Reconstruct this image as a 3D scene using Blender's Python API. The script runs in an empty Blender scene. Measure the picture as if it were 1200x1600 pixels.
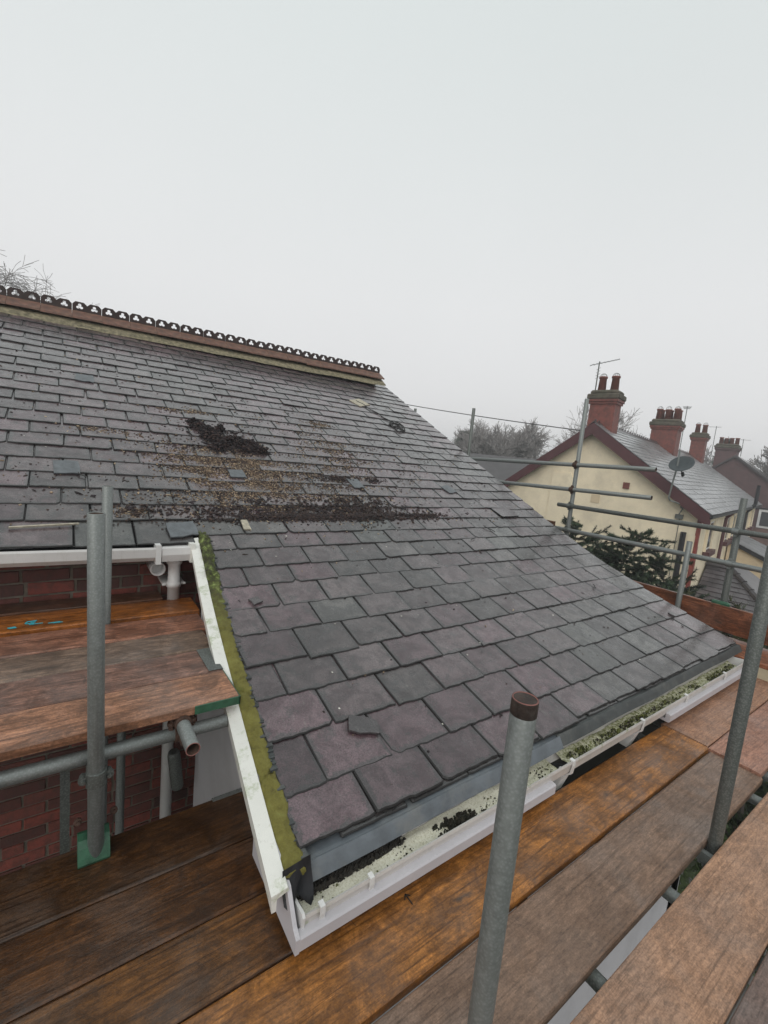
import bpy, bmesh, math, random
import numpy as np
from mathutils import Vector, Matrix, noise
random.seed(7); RNG = np.random.default_rng(7)
S = bpy.context.scene
COL = S.collection
rad = math.radians
GZ = -5.55            # ground level; the camera is the origin, 5.55 m above the ground

# ------------------------------------------------------------------ camera
cd = bpy.data.cameras.new('camera'); cam = bpy.data.objects.new('camera', cd); COL.objects.link(cam)
R = Matrix(((0.81089706, 0.00250793, 0.58518345), (-0.57731084, -0.16010395, 0.80067404), (0.09569822, -0.98709697, -0.12837997)))
cam.matrix_world = (R @ Matrix(((1, 0, 0), (0, -1, 0), (0, 0, -1)))).to_4x4()
cd.sensor_fit = 'HORIZONTAL'; cd.sensor_width = 36; cd.lens = 21.0
cd.clip_start = 0.03; cd.clip_end = 2000
S.camera = cam
S.view_settings.view_transform = 'Standard'; S.view_settings.look = 'None'
S.view_settings.exposure = 0.0; S.view_settings.gamma = 1.0
S.view_settings.use_curve_mapping = False

# ------------------------------------------------------------------ sky and sun (overcast)
SUN_EL, SUN_AZ = 40, 230
W = bpy.data.worlds.new('World'); S.world = W; W.use_nodes = True
nt = W.node_tree; nt.nodes.clear()
sky = nt.nodes.new('ShaderNodeTexSky'); sky.sky_type = 'NISHITA'; sky.sun_disc = False
sky.sun_elevation = rad(SUN_EL); sky.sun_rotation = rad(SUN_AZ); sky.air_density = 1.5; sky.dust_density = 4
tc = nt.nodes.new('ShaderNodeTexCoord'); sx = nt.nodes.new('ShaderNodeSeparateXYZ')
nt.links.new(tc.outputs['Generated'], sx.inputs[0])
rp = nt.nodes.new('ShaderNodeValToRGB'); el = rp.color_ramp.elements
el[0].position = 0.0; el[0].color = (.695, .69, .70, 1); el[1].position = 0.95; el[1].color = (.585, .650, .640, 1)
e = el.new(.30); e.color = (.700, .705, .708, 1)
nz = nt.nodes.new('ShaderNodeTexNoise'); nz.inputs['Scale'].default_value = 1.6; nz.inputs['Detail'].default_value = 3
nt.links.new(tc.outputs['Generated'], nz.inputs['Vector'])
nt.links.new(sx.outputs['Z'], rp.inputs[0])
mr = nt.nodes.new('ShaderNodeMapRange'); mr.inputs[3].default_value = 10.2; mr.inputs[4].default_value = 11.2
nt.links.new(nz.outputs[0], mr.inputs[0])
vm = nt.nodes.new('ShaderNodeVectorMath'); vm.operation = 'SCALE'
nt.links.new(rp.outputs[0], vm.inputs[0]); nt.links.new(mr.outputs[0], vm.inputs['Scale'])
mx = nt.nodes.new('ShaderNodeMix'); mx.data_type = 'RGBA'; mx.inputs[0].default_value = .96
nt.links.new(sky.outputs[0], mx.inputs[6]); nt.links.new(vm.outputs[0], mx.inputs[7])
bg = nt.nodes.new('ShaderNodeBackground'); bg.inputs[1].default_value = 0.112
wo = nt.nodes.new('ShaderNodeOutputWorld')
nt.links.new(mx.outputs[2], bg.inputs[0]); nt.links.new(bg.outputs[0], wo.inputs[0])
sl = bpy.data.lights.new('sun', 'SUN'); sl.energy = 0.95; sl.angle = rad(45); sl.color = (1, .97, .93)
so = bpy.data.objects.new('sun', sl); COL.objects.link(so)
so.rotation_euler = Vector((math.sin(rad(SUN_AZ)) * math.cos(rad(SUN_EL)), math.cos(rad(SUN_AZ)) * math.cos(rad(SUN_EL)), math.sin(rad(SUN_EL)))).to_track_quat('Z', 'Y').to_euler()

# ------------------------------------------------------------------ material helper
class G:
    def __init__(s, name):
        s.m = bpy.data.materials.new(name); s.m.use_nodes = True; s.t = s.m.node_tree
        s.b = s.t.nodes['Principled BSDF']; s._tc = None
    def n(s, kind, **kw):
        nd = s.t.nodes.new('ShaderNode' + kind)
        for k, v in kw.items():
            if k.startswith('i_'):
                key = k[2:]; key = int(key) if key.isdigit() else key.replace('_', ' ')
                s.set(nd.inputs[key], v)
            else: setattr(nd, k, v)
        return nd
    def set(s, sock, v):
        if hasattr(v, 'is_output'): s.t.links.new(v, sock)
        else: sock.default_value = v
    def co(s, scale=(1, 1, 1), off=(0, 0, 0), kind='Object', rnd=False, rot=(0, 0, 0)):
        if s._tc is None: s._tc = s.n('TexCoord')
        v = s._tc.outputs[kind]
        if rnd:
            oi = s.n('ObjectInfo'); a = s.n('VectorMath', operation='ADD')
            m = s.n('VectorMath', operation='SCALE', i_Scale=oi.outputs['Random']); m.inputs[0].default_value = (37, 71, 53)
            s.set(a.inputs[0], v); s.set(a.inputs[1], m.outputs[0]); v = a.outputs[0]
        mp = s.n('Mapping'); s.set(mp.inputs[0], v); mp.inputs[1].default_value = off; mp.inputs[2].default_value = rot; mp.inputs[3].default_value = scale
        return mp.outputs[0]
    def noise(s, vec, scale=5, detail=4, rough=.5, dist=0):
        return s.n('TexNoise', i_Vector=vec, i_Scale=scale, i_Detail=detail, i_Roughness=rough, i_Distortion=dist).outputs[0]
    def vor(s, vec, scale=5, feature='F1', out=0):
        return s.n('TexVoronoi', feature=feature, i_Vector=vec, i_Scale=scale).outputs[out]
    def ramp(s, fac, stops, interp='LINEAR'):
        r = s.n('ValToRGB'); s.set(r.inputs[0], fac); e = r.color_ramp.elements; r.color_ramp.interpolation = interp
        while len(e) < len(stops): e.new(.5)
        for q, (p, c) in zip(e, stops):
            q.position = p; q.color = (c, c, c, 1) if isinstance(c, (int, float)) else (*c, 1)
        return r.outputs[0]
    def mix(s, f, a, b, mode='MIX'):
        m = s.n('Mix', data_type='RGBA', blend_type=mode)
        for k, v in ((0, f), (6, a), (7, b)):
            if isinstance(v, tuple) and len(v) == 3: v = (*v, 1)
            s.set(m.inputs[k], v)
        return m.outputs[2]
    def math(s, op, a, b=0.0, c=None):
        m = s.n('Math', operation=op); s.set(m.inputs[0], a); s.set(m.inputs[1], b)
        if c is not None: s.set(m.inputs[2], c)
        return m.outputs[0]
    def attr(s, name, out='Color'): return s.n('Attribute', attribute_name=name).outputs[out]
    def bump(s, h, strength=.3, dist=.01, prev=None):
        b = s.n('Bump', i_Strength=strength, i_Distance=dist, i_Height=h)
        if prev is not None: s.set(b.inputs['Normal'], prev)
        return b.outputs[0]
    def out(s, col=None, rough=None, nrm=None, metal=None, spec=None):
        for k, v in (('Base Color', col), ('Roughness', rough), ('Normal', nrm), ('Metallic', metal), ('Specular IOR Level', spec)):
            if v is None: continue
            if isinstance(v, tuple) and len(v) == 3: v = (*v, 1)
            s.set(s.b.inputs[k], v)
        return s.m

def plain(name, col, rough=.6, var=.25, scale=8, metal=0, bump=.15, dirt=None, spec=None):
    g = G(name); c = g.co(); n = g.noise(c, scale, 6, .6)
    lo = tuple(x * (1 - var) for x in col); hi = tuple(min(1, x * (1 + var)) for x in col)
    cc = g.ramp(n, [(.3, lo), (.7, hi)])
    if dirt:
        cc = g.mix(g.ramp(g.noise(c, scale * .6, 8, .7), [(.5, 0.), (.75, .8)]), cc, dirt)
    return g.out(cc, g.ramp(n, [(.3, max(0, rough - .08)), (.7, min(1, rough + .08))]), g.bump(g.noise(c, scale * 8, 4), bump, .004), metal, spec)

def mat_slate():
    g = G('wet_slate'); t = g.attr('tone'); sp = g.n('SeparateColor'); g.set(sp.inputs[0], t)
    r, gg, bb = sp.outputs[0], sp.outputs[1], sp.outputs[2]
    c = g.co()
    off = g.n('VectorMath', operation='SCALE', i_Scale=g.math('MULTIPLY', r, 60.)); off.inputs[0].default_value = (1, .7, .3)
    ad = g.n('VectorMath', operation='ADD'); g.set(ad.inputs[0], c); g.set(ad.inputs[1], off.outputs[0]); v = ad.outputs[0]
    base = g.mix(gg, (.054, .053, .050), (.078, .044, .052))
    big = g.noise(v, 7, 8, .68, .8)
    base = g.mix(g.ramp(big, [(.43, 0.), (.57, 1.)]), base, g.mix(gg, (.112, .108, .100), (.142, .090, .102)))
    # dark damp stain with a ragged outline following each slate's margins (UV 0..1 over the exposed face)
    uv = g.n('UVMap').outputs[0]; su = g.n('SeparateXYZ'); g.set(su.inputs[0], uv)
    eu = g.math('MINIMUM', su.outputs[0], g.math('SUBTRACT', 1., su.outputs[0]))
    ed = g.math('MINIMUM', eu, g.math('MULTIPLY', su.outputs[1], .75))
    edn = g.math('ADD', ed, g.math('MULTIPLY', g.math('SUBTRACT', g.noise(v, 18, 7, .8), .5), .42))
    stain = g.ramp(edn, [(.055, 1.), (.075, 0.)])
    patch = g.ramp(g.noise(v, 9, 8, .78, .5), [(.56, 0.), (.585, .8)])
    stain = g.math('MAXIMUM', stain, patch)
    base = g.mix(g.math('MULTIPLY', stain, .68), base, (.040, .041, .041))
    mp = g.n('Mapping'); g.set(mp.inputs[0], v); mp.inputs[3].default_value = (1, .22, 1); mp.inputs[2].default_value = (0, 0, .5)
    streak = g.noise(mp.outputs[0], 46, 5, .8, .6)
    base = g.mix(g.math('MULTIPLY', g.ramp(streak, [(.57, 0.), (.66, 1.)]), g.math('ADD', .10, g.math('MULTIPLY', bb, .5))), base, (.26, .25, .225))
    base = g.mix(g.math('MULTIPLY', g.ramp(streak, [(.36, 1.), (.44, 0.)]), .35), base, (.028, .027, .028))
    lich = g.ramp(g.noise(v, 34, 8, .8), [(.64, 0.), (.68, 1.)])
    base = g.mix(g.math('MULTIPLY', lich, g.math('ADD', .16, g.math('MULTIPLY', bb, .8))), base, (.26, .28, .18))
    base = g.mix(1., base, g.ramp(g.noise(v, 170, 4, .75), [(.36, .55), (.64, 1.45)]), 'MULTIPLY')
    base = g.mix(1., base, g.ramp(r, [(0., .50), (1., 1.04)]), 'MULTIPLY')
    rg = g.ramp(g.noise(v, 14, 8, .75), [(.40, .22), (.60, .52)])
    h1 = g.bump(g.noise(v, 14, 8, .72, .6), .55, .006)
    h2 = g.bump(streak, .45, .003, h1)
    h3 = g.bump(g.noise(v, 130, 4, .7), .30, .002, h2)
    m = g.out(base, rg, h3, 0, .5)
    g.set(g.b.inputs['Coat Weight'], g.ramp(g.noise(v, 10, 6, .7), [(.35, .65), (.6, 1.)])); g.b.inputs['Coat Roughness'].default_value = .14
    g.set(g.b.inputs['Coat Normal'], g.bump(g.noise(v, 14, 6, .7, .6), .3, .004))
    return m

def mat_wood(name, wet=.5, dark=.35, grain=1.0, knots=.75):
    g = G(name); c = g.co((1, 1, 1), rnd=True)
    oi = g.n('ObjectInfo'); bc = oi.outputs['Color']
    mp = g.n('Mapping'); g.set(mp.inputs[0], c); mp.inputs[3].default_value = (1.1, 30, 30)
    wz = g.noise(mp.outputs[0], 2.2, 7, .62, .35)
    mp2 = g.n('Mapping'); g.set(mp2.inputs[0], c); mp2.inputs[3].default_value = (2.5, 9, 9)
    w2 = g.noise(mp2.outputs[0], 1.4, 6, .7, 1.6)
    blotch = g.noise(c, 3.1, 5, .6, .5)
    lo = g.mix(1., bc, (dark, dark * .92, dark * .85), 'MULTIPLY')
    hi = g.mix(1., bc, (1.12, 1.08, 1.04), 'MULTIPLY'); mid = g.mix(1., bc, (.5 + dark * .5, .5 + dark * .46, .5 + dark * .43), 'MULTIPLY')
    col = g.mix(g.ramp(wz, [(.36, 0.), (.64, 1.)]), mid, hi)
    cl = g.noise(c, 7, 8, .78, .8); col = g.mix(g.ramp(cl, [(.40, .8), (.56, 0.)]), col, lo)
    col = g.mix(g.ramp(w2, [(.36, .85 * grain), (.56, 0.)]), col, lo)
    grey = g.mix(.6, bc, (.17, .15, .14))
    col = g.mix(g.ramp(blotch, [(.50, 0.), (.70, .32 if grain > .8 else .65)]), col, grey)
    # knots
    kv = g.n('Mapping'); g.set(kv.inputs[0], c); kv.inputs[3].default_value = (2.1, 6.0, .01)
    kd = g.n('VectorMath', operation='ADD'); g.set(kd.inputs[0], kv.outputs[0])
    ns = g.n('TexNoise', i_Vector=c, i_Scale=9.0); sc = g.n('VectorMath', operation='SCALE', i_Scale=.55); g.set(sc.inputs[0], ns.outputs['Color']); g.set(kd.inputs[1], sc.outputs[0])
    kn = g.vor(kd.outputs[0], 1.0)
    col = g.mix(g.ramp(kn, [(.045, knots), (.12, 0.)]), col, (.045, .03, .022))
    # cracks and dents across
    ck = g.n('Mapping'); g.set(ck.inputs[0], c); ck.inputs[3].default_value = (14, 3.0, 3)
    cr = g.noise(ck.outputs[0], 2.3, 3, .5, .6)
    col = g.mix(g.ramp(cr, [(.735, 0.), (.76, .6)]), col, (.03, .02, .015))
    gl = g.n('Mapping'); g.set(gl.inputs[0], c); gl.inputs[3].default_value = (2.2, 95, 95)
    gln = g.noise(gl.outputs[0], 1.0, 5, .7, .25)
    col = g.mix(g.ramp(gln, [(.36, .75 * grain + .12), (.47, 0.)]), col, g.mix(1., bc, (.22, .19, .17), 'MULTIPLY'))
    ms = g.noise(c, 13, 8, .8); col = g.mix(g.ramp(ms, [(.68, 0.), (.72, .35)]), col, (.34, .31, .28))
    speck = g.noise(c, 190, 2, .5)
    col = g.mix(1., col, g.ramp(speck, [(.3, .78), (.7, 1.18)]), 'MULTIPLY')
    rg = g.ramp(g.noise(c, 7, 5, .6), [(.35, .30 + .25 * (1 - wet)), (.65, .50 + .3 * (1 - wet))])
    b1 = g.bump(wz, .5, .003); b2 = g.bump(w2, .4, .004, b1); b3 = g.bump(g.noise(c, 130, 4, .6), .3, .0015, b2)
    fb = g.n('Mapping'); g.set(fb.inputs[0], c); fb.inputs[3].default_value = (30, 110, 60); fb.inputs[2].default_value = (0, 0, .25)
    fib = g.noise(fb.outputs[0], 1.0, 5, .7, .4)
    col = g.mix(1., col, g.ramp(fib, [(.36, .72), (.62, 1.22)]), 'MULTIPLY'); b3 = g.bump(fib, .4, .002, b3)
    m = g.out(col, rg, b3, 0, .4)
    g.set(g.b.inputs['Coat Weight'], g.ramp(g.noise(c, 4, 6, .65), [(.45, 0.), (.58, wet * .7)])); g.b.inputs['Coat Roughness'].default_value = .14; g.set(g.b.inputs['Coat Normal'], b2)
    return m

def mat_galv(name='galvanised_steel', tint=(.27, .29, .285), rust=0.0):
    g = G(name); c = g.co(rnd=True)
    n = g.noise(c, 55, 8, .8); v = g.vor(c, 140)
    col = g.ramp(n, [(.3, tuple(x * .78 for x in tint)), (.55, tint), (.75, tuple(min(1, x * 1.22) for x in tint))])
    col = g.mix(g.ramp(v, [(.0, .25), (.6, 0.)]), col, (.5, .52, .52))
    st = g.n('Mapping'); g.set(st.inputs[0], c); st.inputs[3].default_value = (40, 40, 2.0)
    col = g.mix(g.ramp(g.noise(st.outputs[0], 1, 4, .6), [(.55, 0.), (.72, .45)]), col, tuple(x * .45 for x in tint))
    col = g.mix(g.ramp(g.noise(c, 60, 6, .8), [(.66, 0.), (.72, .6 + rust)]), col, (.09, .045, .025))
    if rust: col = g.mix(g.ramp(g.noise(c, 14, 6, .7), [(.60 - rust * .3, 0.), (.66, .9)]), col, (.065, .035, .022))
    return g.out(col, g.ramp(n, [(.3, .42), (.7, .64)]), g.bump(g.noise(c, 110, 5, .7), .12, .0012), .6)

def mat_pvc(name='white_pvc', col=(.74, .73, .72), green=0.0, dirtlv=.5):
    g = G(name); c = g.co(); n = g.noise(c, 5, 6, .6)
    cc = g.ramp(n, [(.3, tuple(x * .86 for x in col)), (.7, col)])
    cc = g.mix(g.ramp(g.noise(c, 26, 8, .8), [(.58, 0.), (.76, dirtlv)]), cc, (.28, .25, .21))
    st = g.co((6, 6, .8)); cc = g.mix(g.ramp(g.noise(st, 5, 5, .7), [(.55, 0.), (.8, dirtlv * .6)]), cc, (.35, .31, .25))
    if green: cc = g.mix(g.ramp(g.noise(c, 11, 8, .75), [(.60 - green * .25, 0.), (.70, .85)]), cc, (.20, .27, .06))
    return g.out(cc, g.ramp(n, [(.3, .32), (.7, .48)]), g.bump(g.noise(c, 60, 4), .08, .002))

def mat_brick(name, cols, sc=1):
    g = G(name); c = g.co(); oi = g.n('ObjectInfo')
    col = g.ramp(oi.outputs['Random'], cols)
    n = g.noise(g.co(rnd=True), 22 * sc, 8, .7)
    col = g.mix(g.ramp(n, [(.42, 0.), (.68, .75)]), col, (.055, .032, .026))
    col = g.mix(g.ramp(g.noise(g.co(rnd=True), 9 * sc, 6, .8), [(.62, 0.), (.74, .55)]), col, (.24, .21, .18))
    return g.out(col, .62, g.bump(g.noise(c, 90 * sc, 6, .7), .6, .004))

def mat_tex_attr(name, rough=.8, var=True):
    g = G(name); col = g.attr('tone'); c = g.co()
    if var: col = g.mix(1., col, g.ramp(g.noise(c, 40, 3), [(.3, .7), (.7, 1.25)]), 'MULTIPLY')
    return g.out(col, rough)

M = {}
M['slate'] = mat_slate()
M['slateedge'] = plain('dark_slate_edge', (.020, .019, .019), .6, .4, 60)  # near-black side faces that draw dark lines between the slates
M['wood'] = mat_wood('scaffold_board_timber', .9, .26)
M['woodsmooth'] = mat_wood('worn_scaffold_board_timber', .5, .60, .5, .0)
M['galv'] = mat_galv('galvanised_steel', (.225, .24, .232))
M['galvdark'] = mat_galv('weathered_galvanised_steel', (.13, .14, .13))
M['galvrust'] = mat_galv('rusty_topped_steel', (.23, .25, .24), .35)
M['rust'] = plain('rusty_steel', (.075, .042, .03), .8, .5, 30, .3)
M['rustdark'] = plain('tarry_rust', (.040, .026, .021), .7, .7, 40, .2, .5, (.11, .10, .09))
M['rim'] = plain('red_painted_rim', (.22, .09, .075), .6, .4, 40)
M['pvc'] = mat_pvc()
M['pvcgreen'] = mat_pvc('algae_stained_white_pvc', (.80, .79, .74), .30, .5)
M['pvcg2'] = mat_pvc('grubby_white_pvc', (.64, .61, .58), .10, .7)
M['pvcbox'] = mat_pvc('white_pvc_boxing', (.56, .54, .57), 0, .3)
M['tray'] = plain('grey_plastic_tray', (.11, .125, .14), .34, .3, 12, 0, .1, (.2, .2, .19))
M['traydark'] = plain('dark_grey_tray', (.05, .056, .056), .5, .3, 16, 0, .2, (.13, .13, .12))
M['black'] = plain('black_felt', (.012, .013, .016), .45, .3, 20)
M['soffitshade'] = plain('soffit_shade_black', (.02, .018, .016), .9)  # near-black colour imitating the shade under the eaves
def mat_moss():
    g = G('mossy_mortar'); c = g.co(); n = g.noise(c, 16, 9, .8, .5)
    col = g.ramp(n, [(.30, (.07, .06, .012)), (.44, (.16, .14, .024)), (.58, (.21, .19, .04)), (.74, (.24, .27, .07))])
    y = g.n('SeparateXYZ'); g.set(y.inputs[0], c)
    up = g.ramp(g.math('ADD', y.outputs[1], g.math('MULTIPLY', g.noise(c, 14, 5), .5)), [(0, 0.), (1, 1.)])
    f = g.ramp(g.math('DIVIDE', g.math('SUBTRACT', g.math('ADD', y.outputs[1], g.math('MULTIPLY', n, .6)), 2.3), .5), [(0, 0.), (1, .85)])
    col = g.mix(f, col, g.ramp(g.noise(c, 22, 6, .8), [(.46, (.010, .012, .007)), (.56, (.07, .10, .02)), (.68, (.34, .42, .14))]))
    return g.out(col, .75, g.bump(g.noise(c, 45, 8, .75), 1.0, .010))
M['moss'] = mat_moss()
M['mortar'] = plain('lichened_ridge_mortar', (.22, .19, .125), .9, .6, 26, 0, .8, (.10, .095, .045))
M['terracotta'] = plain('brown_ridge_tile', (.15, .072, .050), .6, .5, 14, 0, .4, (.14, .11, .07))
M['crest'] = plain('dark_brown_crest', (.030, .013, .011), .6, .5, 18, 0, .4)
M['brick'] = mat_brick('old_red_brick', [(0, (.09, .030, .025)), (.35, (.16, .045, .033)), (.7, (.26, .058, .040)), (1, (.08, .038, .032))])
M['brickmortar'] = plain('brick_mortar', (.17, .145, .115), .9, .35, 20, 0, .7)
M['chimbrick'] = mat_brick('chimney_brick', [(0, (.20, .055, .042)), (1, (.23, .068, .052))], .3)
M['chimcap'] = plain('weathered_stone_cap', (.10, .085, .065), .9, .5, 5, 0, .7, (.05, .06, .03))
M['pot'] = plain('clay_chimney_pot', (.19, .062, .045), .8, .35, 6, 0, .4)
M['cream'] = plain('cream_render', (.84, .73, .54), .85, .10, 2.2, 0, 1.0, (.62, .54, .41))
M['cream2'] = plain('tan_render', (.62, .50, .34), .85, .12, 2, 0, .5)
M['greyrender'] = plain('pale_grey_render', (.50, .49, .51), .75, .08, 2, 0, .15, (.38, .37, .38))
M['burgundy'] = plain('burgundy_paint', (.085, .028, .032), .5, .2, 4, 0, .1)
M['redpaint'] = plain('red_brown_paint', (.24, .05, .035), .7, .3, 8, 0, .3)
M['blackpaint'] = plain('black_paint', (.014, .013, .016), .4, .4, 8)
M['glass'] = plain('dark_window_glass', (.05, .055, .065), .1, .2, 2, 0, 0)
M['greensteel'] = plain('green_painted_steel', (.026, .095, .052), .45, .35, 22, 0, .3, (.02, .045, .03))
M['blue'] = plain('cyan_spray_paint', (.05, .38, .45), .6, .2, 60)
M['ink'] = plain('black_marker_ink', (.01, .01, .01), .6)
M['lead'] = plain('grey_lead_sheet', (.115, .125, .135), .42, .35, 25, 0, .5)
M['pale'] = plain('pale_dry_timber', (.42, .38, .30), .8, .3, 40)
M['bits'] = mat_tex_attr('loose_debris', .85)
M['leaf'] = mat_tex_attr('needle_foliage', .6)
M['bark'] = plain('winter_bark', (.085, .07, .062), .9, .3, 20)
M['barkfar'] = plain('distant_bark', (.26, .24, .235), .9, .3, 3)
M['redsteel'] = plain('dark_steel', (.02, .02, .02), .5)
M['dish'] = plain('grey_dish_mesh', (.055, .065, .07), .4, .2, 10, .3)
M['blackcable'] = plain('black_cable', (.02, .018, .018), .5)
def mat_farroof(name, a, b, row, sc, spec=.5, rough=.4):
    g = G(name); c = g.co(); n = g.noise(c, 3, 5, .6)
    col = g.ramp(n, [(.3, a), (.7, b)])
    col = g.mix(1., col, g.ramp(g.attr('tone'), [(0., .72), (1., 1.3)]), 'MULTIPLY')
    m = g.out(col, rough, g.bump(g.noise(c, 25, 4), .3, .01), 0, spec); g.b.inputs['Coat Weight'].default_value = .5; g.b.inputs['Coat Roughness'].default_value = .2; return m
M['farslate'] = mat_farroof('wet_grey_slate', (.17, .173, .18), (.25, .255, .265), 0, 0, .7, .32)
M['farslate2'] = mat_farroof('brown_grey_slate', (.065, .055, .058), (.10, .085, .09), 0, 0, .4, .5)
M['purple'] = plain('purple_brown_brickwork', (.12, .068, .07), .85, .2, 3, 0, .4)
M['farbrick'] = plain('red_brown_brickwork', (.17, .10, .085), .85, .3, 6, 0, .4)
M['grass'] = plain('ground_soil_and_grass', (.05, .06, .03), .95, .4, .6, 0, .6)
M['paving'] = plain('concrete_paving', (.20, .195, .185), .8, .2, 2, 0, .4)

# ------------------------------------------------------------------ mesh helpers
class B:
    """accumulates faces; build() links them as one mesh object"""
    def __init__(s): s.v = []; s.f = []; s.mi = []; s.c = []; s.uv = {}
    def add(s, vs, fs, mi=0, col=None):
        o = len(s.v); s.v.extend([tuple(p) for p in vs]); s.f.extend([tuple(i + o for i in f) for f in fs])
        s.mi.extend([mi] * len(fs)); s.c.extend([col] * len(fs)); return s
    def box(s, x0, x1, y0, y1, z0, z1, mi=0, col=None, M4=None):
        vs = [Vector((x, y, z)) for z in (z0, z1) for x, y in ((x0, y0), (x1, y0), (x1, y1), (x0, y1))]
        if M4 is not None: vs = [M4 @ p for p in vs]
        return s.add(vs, [(3, 2, 1, 0), (4, 5, 6, 7), (0, 1, 5, 4), (1, 2, 6, 5), (2, 3, 7, 6), (3, 0, 4, 7)], mi, col)
    def cbox(s, x0, x1, y0, y1, z0, z1, ch=.004, mi=0):
        """box with chamfered edges"""
        bm = bmesh.new(); bmesh.ops.create_cube(bm, size=1)
        for p in bm.verts: p.co = Vector(((x0 + x1) / 2 + p.co.x * (x1 - x0), (y0 + y1) / 2 + p.co.y * (y1 - y0), (z0 + z1) / 2 + p.co.z * (z1 - z0)))
        bmesh.ops.bevel(bm, geom=bm.edges[:], offset=ch, segments=1, affect='EDGES')
        bm.verts.index_update()
        s.add([p.co.copy() for p in bm.verts], [[q.index for q in f.verts] for f in bm.faces], mi); bm.free(); return s
    def poly(s, pts2, plane, a, b, mi=0, col=None):
        """extrude a 2D outline between a and b along the axis left out of plane ('xz' -> along y)"""
        n = len(pts2)
        def mk(p, t):
            if plane == 'xz': return (p[0], t, p[1])
            if plane == 'yz': return (t, p[0], p[1])
            return (p[0], p[1], t)
        vs = [mk(p, a) for p in pts2] + [mk(p, b) for p in pts2]
        fs = [tuple(range(n))[::-1], tuple(range(n, 2 * n))] + [(i, (i + 1) % n, n + (i + 1) % n, n + i) for i in range(n)]
        return s.add(vs, fs, mi, col)
    def sweep(s, prof, path, closed=False, mi=0, caps=True):
        """prof: list of (u,w) in frame; path: list of (point, U, W)"""
        n = len(prof); vs = []
        for P, U, Wv in path: vs += [Vector(P) + Vector(U) * u + Vector(Wv) * w for u, w in prof]
        fs = []
        for k in range(len(path) - 1):
            for i in range(n if closed else n - 1):
                j = (i + 1) % n; fs.append((k * n + i, k * n + j, (k + 1) * n + j, (k + 1) * n + i))
        if closed and caps: fs += [tuple(range(n))[::-1], tuple((len(path) - 1) * n + i for i in range(n))]
        return s.add(vs, fs, mi)
    def tube(s, a, b, r, seg=14, r2=None, mi=0, caps=True, col=None):
        a = Vector(a); b = Vector(b); d = (b - a).normalized(); r2 = r if r2 is None else r2
        u = d.orthogonal().normalized(); w = d.cross(u)
        vs = [a + (u * math.cos(t) + w * math.sin(t)) * r for t in [2 * math.pi * i / seg for i in range(seg)]]
        vs += [b + (u * math.cos(t) + w * math.sin(t)) * r2 for t in [2 * math.pi * i / seg for i in range(seg)]]
        fs = [(i, (i + 1) % seg, seg + (i + 1) % seg, seg + i) for i in range(seg)]
        if caps: fs += [tuple(range(seg))[::-1], tuple(range(seg, 2 * seg))]
        return s.add(vs, fs, mi, col)
    def path(s, pts, r, seg=8, mi=0):
        for p, q in zip(pts[:-1], pts[1:]): s.tube(p, q, r, seg, mi=mi)
        return s
    def lathe(s, a, d, prof, seg=20, mis=None):
        """prof: (radius, height along d) list"""
        a = Vector(a); d = Vector(d).normalized(); u = d.orthogonal().normalized(); w = d.cross(u)
        vs = []
        for r, h in prof: vs += [a + d * h + (u * math.cos(2 * math.pi * i / seg) + w * math.sin(2 * math.pi * i / seg)) * r for i in range(seg)]
        for k in range(len(prof) - 1):
            pass
        o = len(s.v); s.v.extend([tuple(p) for p in vs])
        for k in range(len(prof) - 1):
            for i in range(seg):
                j = (i + 1) % seg
                s.f.append((o + k * seg + i, o + k * seg + j, o + (k + 1) * seg + j, o + (k + 1) * seg + i)); s.mi.append(mis[k] if mis else 0); s.c.append(None)
        for k, fl in ((0, 1), (len(prof) - 1, 0)):
            f = tuple(o + k * seg + i for i in range(seg)); s.f.append(f[::-1] if fl else f); s.mi.append((mis[0] if fl else mis[-1]) if mis else 0); s.c.append(None)
        return s
    def mesh(s, name, mats, smooth=False):
        me = bpy.data.meshes.new(name); me.from_pydata([tuple(p) for p in s.v], [], s.f)
        for m in (mats if isinstance(mats, (list, tuple)) else [mats]): me.materials.append(M[m])
        if any(s.mi): me.polygons.foreach_set('material_index', s.mi)
        if any(c is not None for c in s.c):
            at = me.color_attributes.new('tone', 'FLOAT_COLOR', 'CORNER'); arr = []
            for f, c in zip(s.f, s.c): arr += list((*(c or (.5, .5, .5)), 1)) * len(f)
            at.data.foreach_set('color', arr)
        if smooth:
            me.polygons.foreach_set('use_smooth', [len(f) < 5 for f in s.f])
        me.update(); return me
    def build(s, name, mats, parent=None, smooth=False, origin=None):
        if origin is not None:
            o = Vector(origin); s.v = [tuple(Vector(p) - o) for p in s.v]
        ob = bpy.data.objects.new(name, s.mesh(name, mats, smooth)); COL.objects.link(ob)
        if origin is not None: ob.location = origin
        if parent is not None:
            ob.parent = parent
            if origin is not None: ob.location = Vector(origin) - WO(parent)
            elif WO(parent).length: ob.location = -WO(parent)
        return ob
def WO(o):
    v = Vector(o.location)
    while o.parent: o = o.parent; v = v + Vector(o.location)
    return v
def tag(o, label=None, cat=None, group=None, kind=None):
    for k, v in (('label', label), ('category', cat), ('group', group), ('kind', kind)):
        if v: o[k] = v
    return o
def empty(name, loc, label=None, cat=None, group=None, kind=None):
    o = bpy.data.objects.new(name, None); COL.objects.link(o); o.location = loc; o.empty_display_size = .2
    return tag(o, label, cat, group, kind)

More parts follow.
